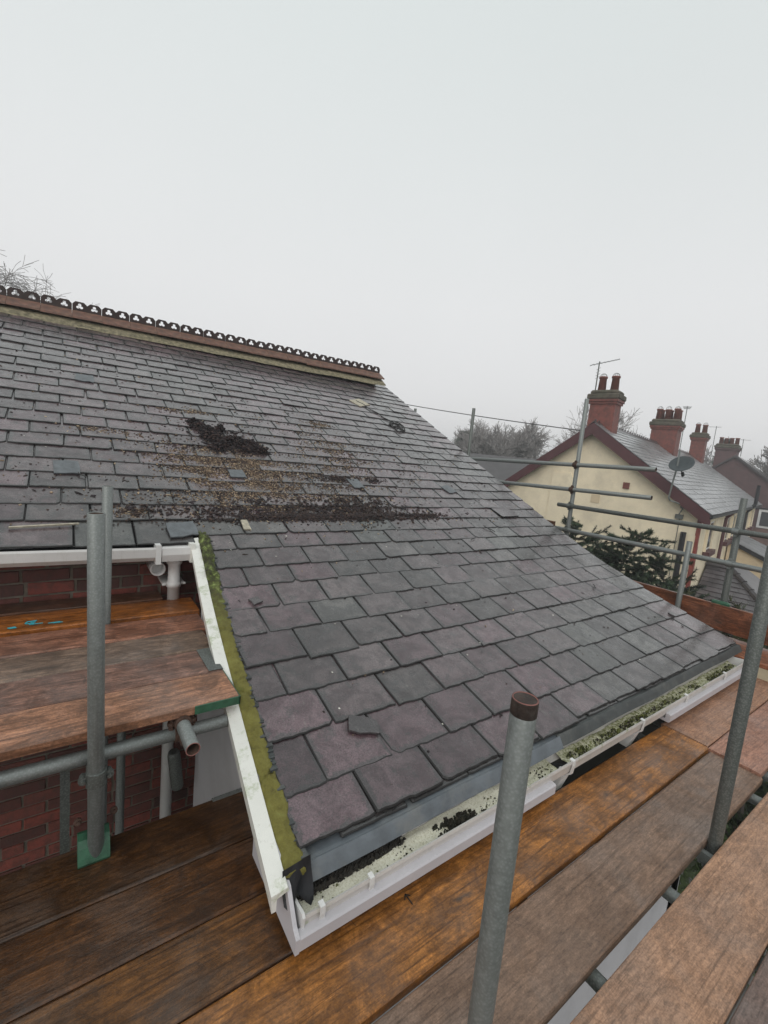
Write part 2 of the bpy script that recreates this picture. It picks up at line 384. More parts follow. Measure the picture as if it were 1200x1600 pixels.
PY = [0.6, 1.08, 1.5, 2.28, 2.95, 4.32, 6.67, 7.2]; PZ = [-1.388, -1.25, -1.13, -.888, -.592, .076, 1.24, 1.5]
_ys = np.arange(.2, 8, .02); _zs = np.interp(_ys, PY, PZ); _k = np.hanning(43); _k /= _k.sum()
_zs2 = np.convolve(np.pad(_zs, 21, 'edge'), _k, 'valid'); _zs2 = np.where((_ys < .75) | (_ys > 6.6), _zs, _zs2)
def prof(y): return float(np.interp(y, _ys, _zs2))
def slope(y): return (prof(y + .08) - prof(y - .08)) / .16
def verge(y): return .60 + .085 * (y - 1.1)

# ------------------------------------------------------------------ setting: ground
gb = B(); N = 24
for i in range(N):
    for j in range(N):
        x0, x1 = -300 + 600 * i / N, -300 + 600 * (i + 1) / N; y0, y1 = -200 + 600 * j / N, -200 + 600 * (j + 1) / N
        gb.add([(x0, y0, GZ), (x1, y0, GZ), (x1, y1, GZ), (x0, y1, GZ)], [(0, 1, 2, 3)])
tag(gb.build('ground', 'grass'), 'dark grassy ground under and around the houses', kind='structure')
pb = B().box(-6, 7.3, -4, 3.0, GZ + .004, GZ + .06)
tag(pb.build('path', 'paving'), 'pale concrete paving below the scaffold', kind='structure')

# ------------------------------------------------------------------ THE HOUSE WITH THE SLATE ROOF
house = empty('brick_house', (0, 3.0, GZ), 'red brick house with the large wet slate roof that sweeps down behind the scaffolding', 'house')

# --- main wall with bricks
YW = 3.05
wall = B().box(-2.5, .9, YW, YW + .25, GZ + .01, -.66).build('wall', 'brickmortar', house)
variants = []
for k in range(8):
    b = B(); bm = bmesh.new(); bmesh.ops.create_cube(bm, size=1)
    L, H_ = (.213, .065)
    for p in bm.verts: p.co = Vector((p.co.x * L, p.co.y * .06, p.co.z * H_))
    bmesh.ops.bevel(bm, geom=bm.edges[:], offset=.004, segments=1, affect='EDGES')
    for p in bm.verts: p.co += Vector((random.uniform(-1, 1) * .0025, random.uniform(-1, 1) * .003, random.uniform(-1, 1) * .0025))
    bm.verts.index_update(); b.add([p.co.copy() for p in bm.verts], [[q.index for q in f.verts] for f in bm.faces]); bm.free()
    variants.append(b.mesh('brick', 'brick'))
row = 0; z = -.70
while z > -2.95:
    x = -.62 + (row % 2) * .1125
    while x < .78:
        half = random.random() < .12
        o = bpy.data.objects.new('brick', random.choice(variants)); COL.objects.link(o); o.parent = wall
        o.location = Vector((x + (.053 if half else .1065), YW + .021 + random.uniform(-.004, .003), z + random.uniform(-.002, .002))) - WO(wall)
        o.rotation_euler = (random.uniform(-.02, .02), random.uniform(-.012, .012), random.uniform(-.015, .015))
        if half: o.scale = (.47, 1, 1)
        x += (.12 if half else .225) + .0
    z -= .0755; row += 1

# --- bay (outshot) walls
B().box(.68, 4.43, 1.14, 1.26, GZ + .01, -1.90).build('bay_front_wall', 'greyrender', house)
sw = B(); sw.poly([(1.26, GZ + .01), (1.26, -1.27), (1.6, -1.18), (2.2, -.99), (2.62, -.84), (2.60, -1.2), (2.63, -1.5), (2.585, -1.7), (2.60, -2.1), (2.57, GZ + .01)], 'yz', .665, .78)
sw.build('bay_side_wall', 'greyrender', house)
B().poly([(1.14, GZ + .01), (1.14, -1.35), (2.3, -.99), (3.05, -.66), (4.4, 0), (6.6, 1.09), (8.6, .1), (10.2, -.8), (10.2, GZ + .01)], 'yz', 4.25, 4.42).build('gable_wall', 'greyrender', house)
B().box(.80, 4.2, 1.15, 1.40, -1.898, -1.42).build('soffit_shade_block', 'soffitshade', house)  # solid block painted near black in place of the shaded gap under the gutter
B().box(.80, 4.24, 1.02, 1.26, -1.40, -1.385).build('soffit_board', 'soffitshade', house)

# --- roof deck (underlay) + back slope
deck = B()
ys = [1.10, 1.5, 1.9, 2.2, 2.5, 2.75, 2.95, 3.2, 3.6, 4.32, 6.55]
for k in range(len(ys) - 1):
    a, b = ys[k], ys[k + 1]
    def xl(y): return verge(y) + .01 if y < 2.951 else -2.4
    xa = verge(a) + .012; xb = verge(b) + .012
    if a >= 2.95: xa = xb = -2.4
    za, zb = prof(a) - .028, prof(b) - .028
    vs = [(xa, a, za), (4.42, a, za), (4.42, b, zb), (xb, b, zb)]
    vs += [(x, y, zz - .06) for x, y, zz in vs]
    deck.add(vs, [(0, 1, 2, 3), (7, 6, 5, 4), (0, 4, 5, 1), (1, 5, 6, 2), (2, 6, 7, 3), (3, 7, 4, 0)])
za, zb = prof(2.84) - .03, prof(2.95) - .03
deck.add([(-2.4, 2.84, za), (.74, 2.84, za), (.74, 2.95, zb), (-2.4, 2.95, zb)], [(0, 1, 2, 3)])
zr = prof(6.55) - .028
deck.add([(-2.4, 6.55, zr), (4.42, 6.55, zr), (4.42, 10.2, zr - 1.85), (-2.4, 10.2, zr - 1.85)], [(0, 1, 2, 3)])
roof = deck.build('roof', 'black', house)
B().box(-2.5, 4.3, 9.9, 10.1, GZ + .01, -.8).build('rear_wall', 'brickmortar', house)

# --- slates
TH = .0078
def slate_geo(x0, x1, yt, gauge, lap_k, chip, lift=0.0, rot=0.0, thick=TH):
    """one slate as a riven slab: tail at yt, head hidden under the courses above"""
    L = gauge * 2 + .05
    w = x1 - x0
    # outline (local: u across 0..w, s up-slope 0..L)
    n = 5; pts = []
    j = .0022
    cl = random.random(); cr = random.random()
    clip_l = random.uniform(.010, .024) if cl < .14 * chip else (random.uniform(.002, .006))
    clip_r = random.uniform(.010, .024) if cr < .14 * chip else (random.uniform(.002, .006))
    pts.append((0 + random.uniform(-j, j), L))
    pts.append((random.uniform(-j, j), gauge * .8))
    pts.append((random.uniform(-j, j) * 1.3, clip_l))
    pts.append((clip_l, random.uniform(-j, j)))
    n = 9
    for k in range(1, n): pts.append((w * k / n + random.uniform(-.008, .008), random.uniform(-1, 1) * .0030 * chip - (.001 if k % 2 else 0)))
    pts.append((w - clip_r, random.uniform(-j, j)))
    pts.append((w + random.uniform(-j, j) * 1.3, clip_r))
    pts.append((w + random.uniform(-j, j), gauge * .8))
    pts.append((w + random.uniform(-j, j), L))
    tl = 2.5 * TH + lift
    ca = math.atan((prof(yt + L * .9) - prof(yt)) / (L * .9)); cs, sn = math.cos(ca), math.sin(ca)
    zb = prof(yt) - .020 + 0.0
    cxm, cr_, sr_ = w / 2, math.cos(rot), math.sin(rot)
    twist = random.uniform(-1, 1) * .0022
    def W3(u, s_, h):
        uu = (u - cxm) * cr_ - (s_ - L) * sr_ + cxm; ss = (u - cxm) * sr_ + (s_ - L) * cr_ + L
        hh = tl * (1 - s_ / L) + h + twist * (u / w - .5) * 2 * (1 - s_ / L)
        y = yt + ss * cs - hh * sn
        return (x0 + uu, y, zb + ss * sn + hh * cs)
    m = len(pts); cx_, cy_ = w / 2, L * .5
    ins = []
    for k, (u, s_) in enumerate(pts):
        d = .0045
        uu = u + (d if u < w * .03 + .02 else -d if u > w * .97 - .02 else 0); ss = s_ + (d if s_ < gauge * .6 else 0)
        ins.append((uu, ss))
    vs = [W3(u, s_, thick) for u, s_ in ins] + [W3(u, s_, thick * .45) for u, s_ in pts] + [W3(u, s_, 0) for u, s_ in pts]
    fs = [tuple(range(m))]
    for k in range(m):
        q = (k + 1) % m
        if k == m - 1: continue
        fs.append((k, m + k, m + q, q)); fs.append((m + k, 2 * m + k, 2 * m + q, m + q))
    uvv = [(u / w, s_ / gauge) for u, s_ in ins] + [(u / w, s_ / gauge) for u, s_ in pts] * 2
    return vs, fs, uvv
def slate_mesh(items, name='slate'):
    V = []; F = []; UV = []; T = []
    for (vs, fs, uvv, tone) in items:
        o = len(V); V += vs
        for f in fs: F.append(tuple(i + o for i in f)); UV += [uvv[i] for i in f]; T += [(*tone, 1)] * len(f)
    me = bpy.data.meshes.new(name); me.from_pydata(V, [], F); me.materials.append(M['slate']); me.materials.append(M['slateedge'])
    me.polygons.foreach_set('material_index', [0 if len(f) > 4 else 1 for f in F])
    uvl = me.uv_layers.new(name='UVMap'); uvl.data.foreach_set('uv', [c for p in UV for c in p])
    at = me.color_attributes.new('tone', 'FLOAT_COLOR', 'CORNER'); at.data.foreach_set('color', [c for p in T for c in p])
    me.update(); return me
tails = [1.10, 1.268, 1.481, 1.676, 1.866, 2.064, 2.246, 2.43, 2.588, 2.749, 2.895]
y = 3.046
while y < 6.42: tails.append(y); y += .1575
patches = [(.16, 4.95), (.03, 3.53), (1.13, 3.56), (2.21, 3.5), (3.36, 3.51)]
SL = []
for ci, yt in enumerate(tails):
    gz = (tails[ci + 1] if ci + 1 < len(tails) else yt + .1575) - yt
    gz /= math.cos(math.atan(slope(yt + .05)))
    xs = verge(yt) + .005 if yt < 2.88 else -1.35
    x = xs
    first = True
    while x < 4.45:
        wdt = random.uniform(.285, .315) if yt > 2.9 else random.uniform(.292, .332)
        if first:
            if yt < 2.88: wdt = (.16 if ci % 2 == 1 else .30) + random.uniform(-.02, .02)
            elif ci % 2 == 0: wdt = .15
        first = False
        x1 = x + wdt
        if x1 > 4.36: x1 = 4.485 + random.uniform(-.006, .006)
        if yt > 2.88 and ci == 10 and x < -1.2: pass
        low = yt < 2.9
        purple = noise.noise(Vector((x * 1.1, yt * 1.1, 3.3)))
        if low: pr = min(1, max(0, .42 + purple * .9 + random.uniform(-.35, .35) + (.5 if yt < 1.9 and x < 2.2 else 0)))
        else: pr = min(1, max(0, .88 + purple * .8 + random.uniform(-.22, .22)))
        wx = random.random() ** 3 * (1.0 if low else .5)
        tone = (random.random(), pr, wx)
        lift = 0; rot = random.gauss(0, .006); slip = random.gauss(0, .003) - (abs(random.gauss(0, .014)) if random.random() < .08 else 0)
        if random.random() < .05: lift = random.uniform(.001, .005)
        if 2.9 < yt < 3.2 and 3.6 < x < 4.0: lift = .014; rot = .03
        vs, fs, uvv = slate_geo(x + .0024, x1 - .0024, yt + slip, gz, 2, 1.3 if low else .9, lift, rot, TH * random.uniform(.8, 1.35))
        if ci == 10 and x1 < .72: slip -= .066
        vs, fs, uvv = slate_geo(x + .0024, x1 - .0024, yt + slip, gz, 2, 1.3 if low else .9, lift, rot, TH * random.uniform(.8, 1.35)) if ci == 10 else (vs, fs, uvv)
        SL.append((math.dist((x + .15, yt, prof(yt)), (0, 0, 0)) + (6 if x1 < -.55 - yt * .02 else 0), vs, fs, uvv, tone))
        if x1 > 4.45: break
        x = x1
SL.sort(key=lambda t: t[0])
for d_, vs, fs, uvv, tone in SL[:300]:
    o = bpy.data.objects.new('slate', slate_mesh([(vs, fs, uvv, tone)])); COL.objects.link(o); o.parent = roof; o.location = -WO(roof)
o = bpy.data.objects.new('upper_slates', slate_mesh([t[1:] for t in SL[300:]], 'upper_slates')); COL.objects.link(o); o.parent = roof; o.location = -WO(roof); o['kind'] = 'stuff'
# doubled eaves course under the bottom slates
it = []
x = .75
while x < 4.4:
    vs, fs, uvv = slate_geo(x, min(x + random.uniform(.27, .31), 4.46), 1.089 + random.uniform(-.006, .004), .16, 2, .5, -.010, 0)
    it.append((vs, fs, uvv, (random.random() * .5, .3, .3))); x += .30
o = bpy.data.objects.new('eaves_slates', slate_mesh(it, 'eaves_slates')); COL.objects.link(o); o.parent = roof; o.location = -WO(roof); o['kind'] = 'stuff'
# repair patches of lead / slate laid over the courses
def on_roof(x, y, h=0.0):
    a = math.atan(slope(y)); return Vector((x, y - h * math.sin(a), prof(y) + .004 + h * math.cos(a)))
def patch(x, y, w, l, name, mat, rot=0, h=.008, t=.004, parent=roof, jag=.006):
    a = math.atan(slope(y)); U = Vector((1, 0, 0)); Vv = Vector((0, math.cos(a), math.sin(a))); Nn = Vector((0, -math.sin(a), math.cos(a)))
    base = on_roof(x, y, h); pts = []
    for (u, v) in [(-.5, -.5), (-.1, -.52), (.25, -.48), (.5, -.5), (.52, 0), (.5, .5), (.1, .5), (-.5, .5), (-.49, .1)]:
        u = u * w + random.uniform(-jag, jag); v = v * l + random.uniform(-jag, jag)
        pts.append((u * math.cos(rot) - v * math.sin(rot), u * math.sin(rot) + v * math.cos(rot)))
    n = len(pts); b = B()
    top = [base + U * u + Vv * v + Nn * (t + random.uniform(0, .002)) for u, v in pts]; bot = [base + U * u + Vv * v - Nn * .004 for u, v in pts]
    b.add(top + bot, [tuple(range(n))] + [(i, n + i, n + (i + 1) % n, (i + 1) % n) for i in range(n)])
    if mat == 'slate': b.c = [(.8, .8, .3)] * len(b.f)
    return b.build(name, mat, parent)
patch(.03, 3.56, .14, .16, 'lead_patch', 'lead', .04); patch(.17, 4.98, .13, .15, 'lead_patch', 'lead', -.03)
patch(1.13, 3.58, .12, .11, 'lead_patch', 'lead', .0, .014); patch(2.22, 3.53, .12, .15, 'lead_patch', 'lead', .06)
patch(3.38, 3.5, .13, .13, 'lead_patch', 'lead', .3); patch(3.42, 5.52, .26, .2, 'lead_patch', 'pale', .5, .006)
patch(.61, 2.93, .16, .14, 'lead_patch', 'lead', .1, .016)
patch(1.02, 2.965, .045, .11, 'mortar_patch', 'pale', -.05, .012)

# --- ridge
def rz(x): return (x + .53) / 4.93 * .055
RY = 6.52
pr_m = [(-.225, -.118), (-.205, -.092), (-.175, -.066), (-.13, -.03), (-.05, .02), (.05, .02), (.22, -.10)]
path_m = []
for k in range(40):
    x = -2.4 + 6.79 * k / 39; path_m.append(((x, RY, 1.172 + rz(x)), (0, 1, 0), (0, 0, 1)))
mb = B(); mb.sweep(pr_m, path_m)
mb.v = [(p[0], p[1] + noise.noise(Vector(p) * 9) * .012, p[2] + noise.noise(Vector(p) * 14) * .014) for p in mb.v]
mb.build('ridge_mortar', 'mortar', roof)
def crest_mesh(W_, H_):
    """crest plate with two scalloped heads, each pierced by a trefoil"""
    cu = bpy.data.curves.new('crest', 'CURVE'); cu.dimensions = '2D'; cu.fill_mode = 'BOTH'; cu.extrude = .007
    def spl(pts):
        s = cu.splines.new('POLY'); s.points.add(len(pts) - 1); s.use_cyclic_u = True
        for p, q in zip(s.points, pts): p.co = (*q, 0, 1)
    h = W_ / 2; out = [(0, 0)]
    out += [(W_ - .001, 0), (W_ - .001, H_ * .72), (W_ - .030, H_)]
    out += [(h + .030, H_), (h + .002, H_ * .74), (h - .002, H_ * .74), (h - .030, H_), (.030, H_), (.002, H_ * .72), (.002, 0)][:]
    spl(out[1:])
    for c in (h * .5, h * 1.5):
        cx, cy, R1, off = c, H_ * .54, .0125, .0145; pts = []
        for k in range(30):
            t = 2 * math.pi * k / 30; best = .008
            for a in (90, 210, 330):
                ax, ay = off * math.cos(rad(a)), off * math.sin(rad(a)); dx, dy = math.cos(t), math.sin(t)
                bq = dx * ax + dy * ay; disc = bq * bq - (off * off - R1 * R1)
                if disc > 0: best = max(best, bq + math.sqrt(disc))
            pts.append((cx + 1.32 * best * math.cos(t), cy + 1.25 * best * math.sin(t)))
        spl(pts)
    tmp = bpy.data.objects.new('tmp', cu); COL.objects.link(tmp)
    dg = bpy.context.evaluated_depsgraph_get(); me = bpy.data.meshes.new_from_object(tmp.evaluated_get(dg))
    bpy.data.objects.remove(tmp); me.name = 'crest'; me.materials.clear(); me.materials.append(M['crest']); return me
CM = crest_mesh(.284, .108)
wing = B(); wing.sweep([(-.17, -.105), (-.165, -.085), (-.012, .010), (.012, .010), (.165, -.085), (.17, -.105), (0, -.02)], [((0, 0, 0), (0, 1, 0), (0, 0, 1)), ((.283, 0, 0), (0, 1, 0), (0, 0, 1))], True)
wm = wing.mesh('ridge_tile', 'terracotta')
x = 4.39 - .286
while x > -2.4:
    t = bpy.data.objects.new('ridge_tile', wm); COL.objects.link(t); t.parent = roof
    zz = 1.262 + rz(x) * 1.3 + random.uniform(-.004, .004)
    t.location = Vector((x, RY, zz)) - WO(roof); t.rotation_euler = (random.uniform(-.02, .02), -.014 + random.uniform(-.006, .006), 0)
    c = B(); 
    c = bpy.data.objects.new('crest', CM); COL.objects.link(c)
    # a third level below the roof is not allowed, so the crest hangs on the roof beside its tile
    c.parent = roof; c.location = Vector((x, RY, zz + .005)) - WO(roof); c.rotation_euler = (rad(90) + random.uniform(-.05, .03), -0, 0)
    x -= .286

# --- verge: white bargeboard, mossy mortar fillet
def xb(y): return .482 + .085 * (y - 1.0)
pth = []
for k in range(16):
    y = 1.02 + (2.86 - 1.02) * k / 15; pth.append(((xb(y), y, prof(y) + .002), (1, 0, 0), (0, 0, 1)))
B().sweep([(.004, -.055), (0, 0), (.050, .006), (.055, -.006), (.018, -.016), (.018, -.055)], pth, True).build('bargeboard', 'pvcgreen', house)
pth = []
NV = 170
for k in range(NV):
    y = 1.045 + (2.90 - 1.045) * k / (NV - 1)
    x0 = xb(y) + .050 + .005 * noise.noise(Vector((y * 12, 0, 0))); x1 = verge(y) + .012 - x0
    pth.append((x0, y, x1))
mb = B(); n = 12; vs = []; fs = []
for k, (x0, y, w) in enumerate(pth):
    for i in range(n + 1):
        u = i / n; px = x0 + w * u * (1.0 + .22 * noise.noise(Vector((0, y * 9, 2))) + .14 * noise.noise(Vector((0, y * 31, 5)))) + (1 - u) * .010 * noise.noise(Vector((3, y * 26, 1))); a = noise.noise(Vector((px * 18, y * 12, 0))) + .8 * noise.noise(Vector((px * 45, y * 38, 3))) + .5 * noise.noise(Vector((px * 95, y * 85, 6)))
        bul = .010 * math.sin(u * math.pi) + .008 * a - (.012 if abs((y * 2.6 + .3 * noise.noise(Vector((y * 3, px * 9, 0)))) % 1 - .5) < .022 else 0) + (.012 if y > 2.5 else 0) * (1 + a)
        vs.append((px, y, prof(y) + .003 - .010 * (1 - u) * 0 + bul - (.02 if i == n else 0)))
for k in range(NV - 1):
    for i in range(n): fs.append((k * (n + 1) + i, k * (n + 1) + i + 1, (k + 1) * (n + 1) + i + 1, (k + 1) * (n + 1) + i))
fs.append(tuple(range(n + 1))[::-1]); mb.add(vs, fs)
mb.build('verge_mortar', 'moss', house, True)
# crushed slate edge bedding beside the fillet
eb = B()
for k in range(90):
    y = random.uniform(1.08, 2.85); x = verge(y) + random.uniform(-.004, .012); p = on_roof(x, y, -.004); s_ = random.uniform(.006, .016)
    eb.box(p.x - s_, p.x + s_, p.y - s_ * 1.5, p.y + s_ * 1.5, p.z - .012, p.z + random.uniform(.0, .006))
o = eb.build('verge_bedding', 'traydark', house); o['kind'] = 'stuff'

# --- eaves tray
tr = [(1.14, -1.260), (1.085, -1.264), (1.072, -1.266), (1.066, -1.261), (1.060, -1.268), (1.052, -1.280), (1.036, -1.307), (1.033, -1.335), (1.046, -1.285), (1.056, -1.262)]
def tray(x0, x1, mat, dy=0, dz=0):
    pth = [((x0 + (x1 - x0) * k / 10, dy, dz + .003 * math.sin(x0 * 5 + k)), (0, 1, 0), (0, 0, 1)) for k in range(11)]
    return B().sweep([(a, b) for a, b in tr[:7]], pth).build('eaves_tray', mat, house)
tray(.615, 1.95, 'tray'); tray(1.935, 3.2, 'traydark', .006, .006); tray(3.19, 4.47, 'traydark', .010, .008)
fb = B()   # crumpled felt corner
vs = []; fs = []
for i in range(9):
    for j in range(7):
        u, v = i / 8, j / 6
        vs.append((.528 + u * .09, 1.052 - .03 * v + .018 * math.sin(u * 9 + v * 3) * v, -1.222 - .115 * v - .012 * (1 - u) * (1 - v) + .01 * math.cos(u * 11) * v))
for i in range(8):
    for j in range(6): fs.append((i * 7 + j, i * 7 + j + 1, (i + 1) * 7 + j + 1, (i + 1) * 7 + j))
fb.add(vs, fs); fb.build('felt_corner', 'black', house, True)

# --- lower gutter
GX0, GX1 = .565, 4.30
gp = [(1.086, -1.345), (1.084, -1.37), (1.075, -1.386), (1.05, -1.392), (1.0, -1.392), (.985, -1.378), (.981, -1.345), (.979, -1.330), (.972, -1.327), (.970, -1.338), (.974, -1.352), (.979, -1.383), (.998, -1.399), (1.05, -1.399), (1.08, -1.392), (1.090, -1.37), (1.092, -1.345)]
gut = B().sweep(gp, [((GX0, 0, .0), (0, 1, 0), (0, 0, 1)), ((GX1, 0, .010), (0, 1, 0), (0, 0, 1))], True).build('gutter', 'pvcg2', house)
for xe in (GX0, GX1): B().poly([(a, b + (.010 if xe > 3 else 0)) for a, b in [(1.085, -1.325), (1.092, -1.39), (1.05, -1.403), (.992, -1.403), (.972, -1.386), (.966, -1.328), (.974, -1.318), (1.04, -1.325)]], 'yz', xe - .005, xe + .004).build('stop_end', 'pvc', gut)
for k, xk in enumerate((.625, .80, 1.93, 2.62, 3.20, 3.86)):
    zz = .010 * (xk - GX0) / 3.7; b = B()
    b.sweep([(.963, -1.345), (.965, -1.322), (.985, -1.320), (.985, -1.325), (.970, -1.329), (.969, -1.35), (.975, -1.385), (.995, -1.403), (1.05, -1.404), (1.05, -1.410), (.992, -1.409), (.969, -1.39)],
            [((xk - (.008 if k < 2 else .010), 0, zz), (0, 1, 0), (0, 0, 1)), ((xk + (.008 if k < 2 else .010), 0, zz), (0, 1, 0), (0, 0, 1))], True)
    if 1.9 < xk < 3: b.poly([(.99, -1.408), (1.06, -1.408), (1.06, -1.50), (1.02, -1.50)], 'yz', xk - .035, xk + .02)
    b.build('gutter_bracket', 'pvc', gut)
# outlet hole with bolt
ob = B().lathe((1.915, 1.02, -1.385), (0, 0, 1), [(.030, 0), (.032, .003)], 16).build('gutter_outlet', 'black', gut)
B().lathe((1.90, 1.01, -1.380), (.2, -.2, 1), [(.008, 0), (.010, .006), (.004, .014)], 8).build('bolt', 'pvc', gut)
# fascia boxing
def lbox(x0, x1, name='fascia_box', left=True):
    b = B(); b.poly([(1.12, -1.414), (.956, -1.416), (.950, -1.410), (.950, -1.372), (.955, -1.366), (.9765, -1.364), (.9765, -1.398), (1.12, -1.398)], 'yz', x0, x1)
    return b.build(name, 'pvcbox', house)
lbox(.548, 1.775); lbox(2.93, 4.26)
B().poly([(.950, -1.415), (.950, -1.367), (.974, -1.350), (1.03, -1.27), (1.10, -1.242), (1.30, -1.19), (1.30, -1.40)], 'yz', .535, .548).build('box_end', 'pvcbox', house)

# --- upper gutter and downpipe
ug = B().sweep([(2.872, -.655), (2.868, -.70), (2.845, -.728), (2.80, -.728), (2.778, -.705), (2.774, -.662), (2.768, -.650), (2.764, -.662), (2.770, -.71), (2.796, -.736), (2.85, -.736), (2.876, -.705), (2.88, -.655)],
              [((-2.4, 0, .035), (0, 1, 0), (0, 0, 1)), ((.655, 0, -.006), (0, 1, 0), (0, 0, 1))], True).build('upper_gutter', 'pvc', house)
for xk in (.455, .640): B().box(xk - .014, xk + .014, 2.758, 2.885, -.752, -.640).build('gutter_bracket', 'pvcgreen' if xk > .6 else 'pvc', ug)
B().sweep([(2.76, -.66), (2.758, -.70), (2.775, -.742), (2.87, -.742), (2.885, -.70), (2.885, -.66)], [((.475, 0, 0), (0, 1, 0), (0, 0, 1)), ((.63, 0, 0), (0, 1, 0), (0, 0, 1))], True).build('running_outlet', 'pvc', ug)
dp = B().lathe((.560, 2.86, -.74), (0, 0, -1), [(.043, 0), (.043, .035), (.034, .045), (.034, .15), (.041, .152), (.041, .18), (.034, .183), (.034, 4.6)], 20).build('downpipe', 'pvc', house, True)
B().box(.50, .62, 2.865, 3.04, -.915, -.898).build('pipe_clip', 'pvc', dp)
for sx_ in (-.056, .058): B().lathe((.560 + sx_, 2.86, -.906), (1, 0, 0), [(.008, -.008), (.008, .008)], 8).build('clip_screw', 'pvc', dp)
op = B().lathe((.475, 3.05, -.815), (0, -1, 0), [(.042, 0), (.042, .17), (.036, .172), (.036, .10)], 18).build('overflow_pipe', 'pvc', house, True)
B().box(.60, .612, 2.99, 3.03, -1.0, -.86).build('wall_bracket', 'galvdark', house)

# ------------------------------------------------------------------ scattered roof debris
def chunk(n, sampler, smin, smax, cols, flat=.6, hmax=0.0):
    V = []; F = []; C_ = []
    tet = np.array([(-1, -.6, 0), (1, -.5, 0), (.2, 1, 0), (-.5, .4, 1.0), (.6, 0, .8), (0, -.9, .6)], float)
    tf = [(0, 2, 1), (0, 1, 5), (1, 4, 5), (1, 2, 4), (2, 3, 4), (0, 5, 3), (0, 3, 2), (3, 5, 4)]
    for k in range(n):
        q = sampler()
        if q is None: continue
        x, y, h = q; s_ = random.uniform(smin, smax); a = random.uniform(0, 6.28)
        p = on_roof(x, y, h + .001); an = math.atan(slope(y))
        el_ = random.uniform(.5, 2.6) if random.random() < .5 else 1
        o = len(V)
        for t in tet:
            t = t * np.array([s_ * el_, s_ / max(1, el_ * .7), s_ * flat]) * RNG.uniform(.6, 1.3, 3)
            u, v = t[0] * math.cos(a) - t[1] * math.sin(a), t[0] * math.sin(a) + t[1] * math.cos(a)
            V.append((p.x + u, p.y + v * math.cos(an) - t[2] * math.sin(an), p.z + v * math.sin(an) + t[2] * math.cos(an)))
        F += [tuple(i + o for i in f) for f in tf]
        c = random.choice(cols); m = random.uniform(.6, 1.4); C_ += [(c[0] * m, c[1] * m, c[2] * m, 1)] * (3 * len(tf))
    me = bpy.data.meshes.new('debris'); me.from_pydata(V, [], F); me.materials.append(M['bits'])
    at = me.color_attributes.new('tone', 'FLOAT_COLOR', 'CORNER'); at.data.foreach_set('color', np.array(C_).ravel()); me.update()
    return me
DARK = [(.020, .013, .013), (.034, .020, .018), (.048, .028, .022), (.026, .018, .021)]
TAN = [(.19, .13, .08), (.25, .18, .12), (.12, .075, .05), (.06, .04, .03), (.32, .25, .17)]
def wn(x, y, sc, lo, hi): return noise.noise(Vector((x * sc, y * sc, 4.2))) + .5 * noise.noise(Vector((x * sc * 2.3, y * sc * 2.3, 9.1))) > random.uniform(lo, hi)
def gs(cs, h=0.0):
    ws = np.array([c[4] for c in cs], float); ws /= ws.sum()
    def f():
        c = cs[int(RNG.choice(len(cs), p=ws))]; a, b = random.gauss(0, 1), random.gauss(0, 1)
        th = c[5] if len(c) > 5 else 0
        if noise.noise(Vector((a * 2.2 + c[0] * 5, b * 2.2 + c[1] * 5, 7))) < random.uniform(-.5, .12): return None
        x = c[0] + a * c[2] * math.cos(th) - b * c[3] * math.sin(th); y = c[1] + a * c[2] * math.sin(th) + b * c[3] * math.cos(th)
        if y > 2.94 - .0 or h == 9: pass
        r2 = a * a + b * b
        if x > 4.4 or y > 6.2 or (x < -1.1) or (y < 2.9 and x < verge(y) + .05): return None
        if not h and not wn(x, y, 6, -.95, .25): return None
        return x, y, (h * max(0, 1 - r2 / 3) * random.random() if h and h != 9 else 0)
    return f
def wn(x, y, sc, lo, hi): return noise.noise(Vector((x * sc, y * sc, 4.2))) + .5 * noise.noise(Vector((x * sc * 2.3, y * sc * 2.3, 9.1))) > random.uniform(lo, hi)
LOBES = [(.97, 4.38, .028, .02, .5), (1.00, 4.31, .04, .035, 1), (1.06, 4.26, .045, .04, 1.2), (1.03, 4.17, .03, .04, .8), (1.10, 4.13, .04, .04, 1), (1.13, 4.03, .045, .04, 1), (1.08, 3.96, .035, .03, .7), (1.20, 4.10, .03, .025, .5), (1.19, 4.32, .022, .02, .4), (1.27, 4.13, .05, .03, 1), (1.32, 4.06, .06, .035, 1.6), (1.38, 4.07, .05, .04, 1.4), (1.42, 3.99, .045, .03, 1.4), (1.47, 3.95, .03, .018, .9), (1.34, 3.97, .05, .025, 1.1), (1.2, 4.1, .2, .14, .8)]
lob0 = gs(LOBES, .05)
def lob():
    q = lob0(); return q if q and wn(q[0], q[1], 14, -.75, -.05) else None
o = bpy.data.objects.new('moss_clump', chunk(9500, lob, .0035, .014, [(.010, .006, .008), (.017, .010, .011), (.030, .016, .017), (.008, .006, .009), (.045, .026, .022)], .75)); COL.objects.link(o)
tag(o, 'thick dark brown clump of dead moss lying on the middle of the slate roof', 'moss', kind='stuff')
o = bpy.data.objects.new('tan_debris', chunk(30000, gs([(1.10, 3.74, .26, .13, 2.8, -.2), (.93, 3.58, .18, .18, 1.4), (1.30, 3.50, .18, .20, 1.6), (1.25, 3.27, .38, .12, 2.0), (1.6, 3.45, .5, .3, .9), (.27, 4.07, .10, .03, .25), (1.0, 4.6, .14, .03, .25, .1), (2.35, 4.66, .10, .03, .3), (2.25, 4.15, .16, .2, .7), (2.1, 3.7, .3, .3, .9), (.35, 3.10, .06, .03, .2)]), .0022, .0085, TAN + DARK[1:3], .8)); COL.objects.link(o)
tag(o, 'tan and brown crumbs of dried moss spread below the dark clump on the slates', 'debris', kind='stuff')
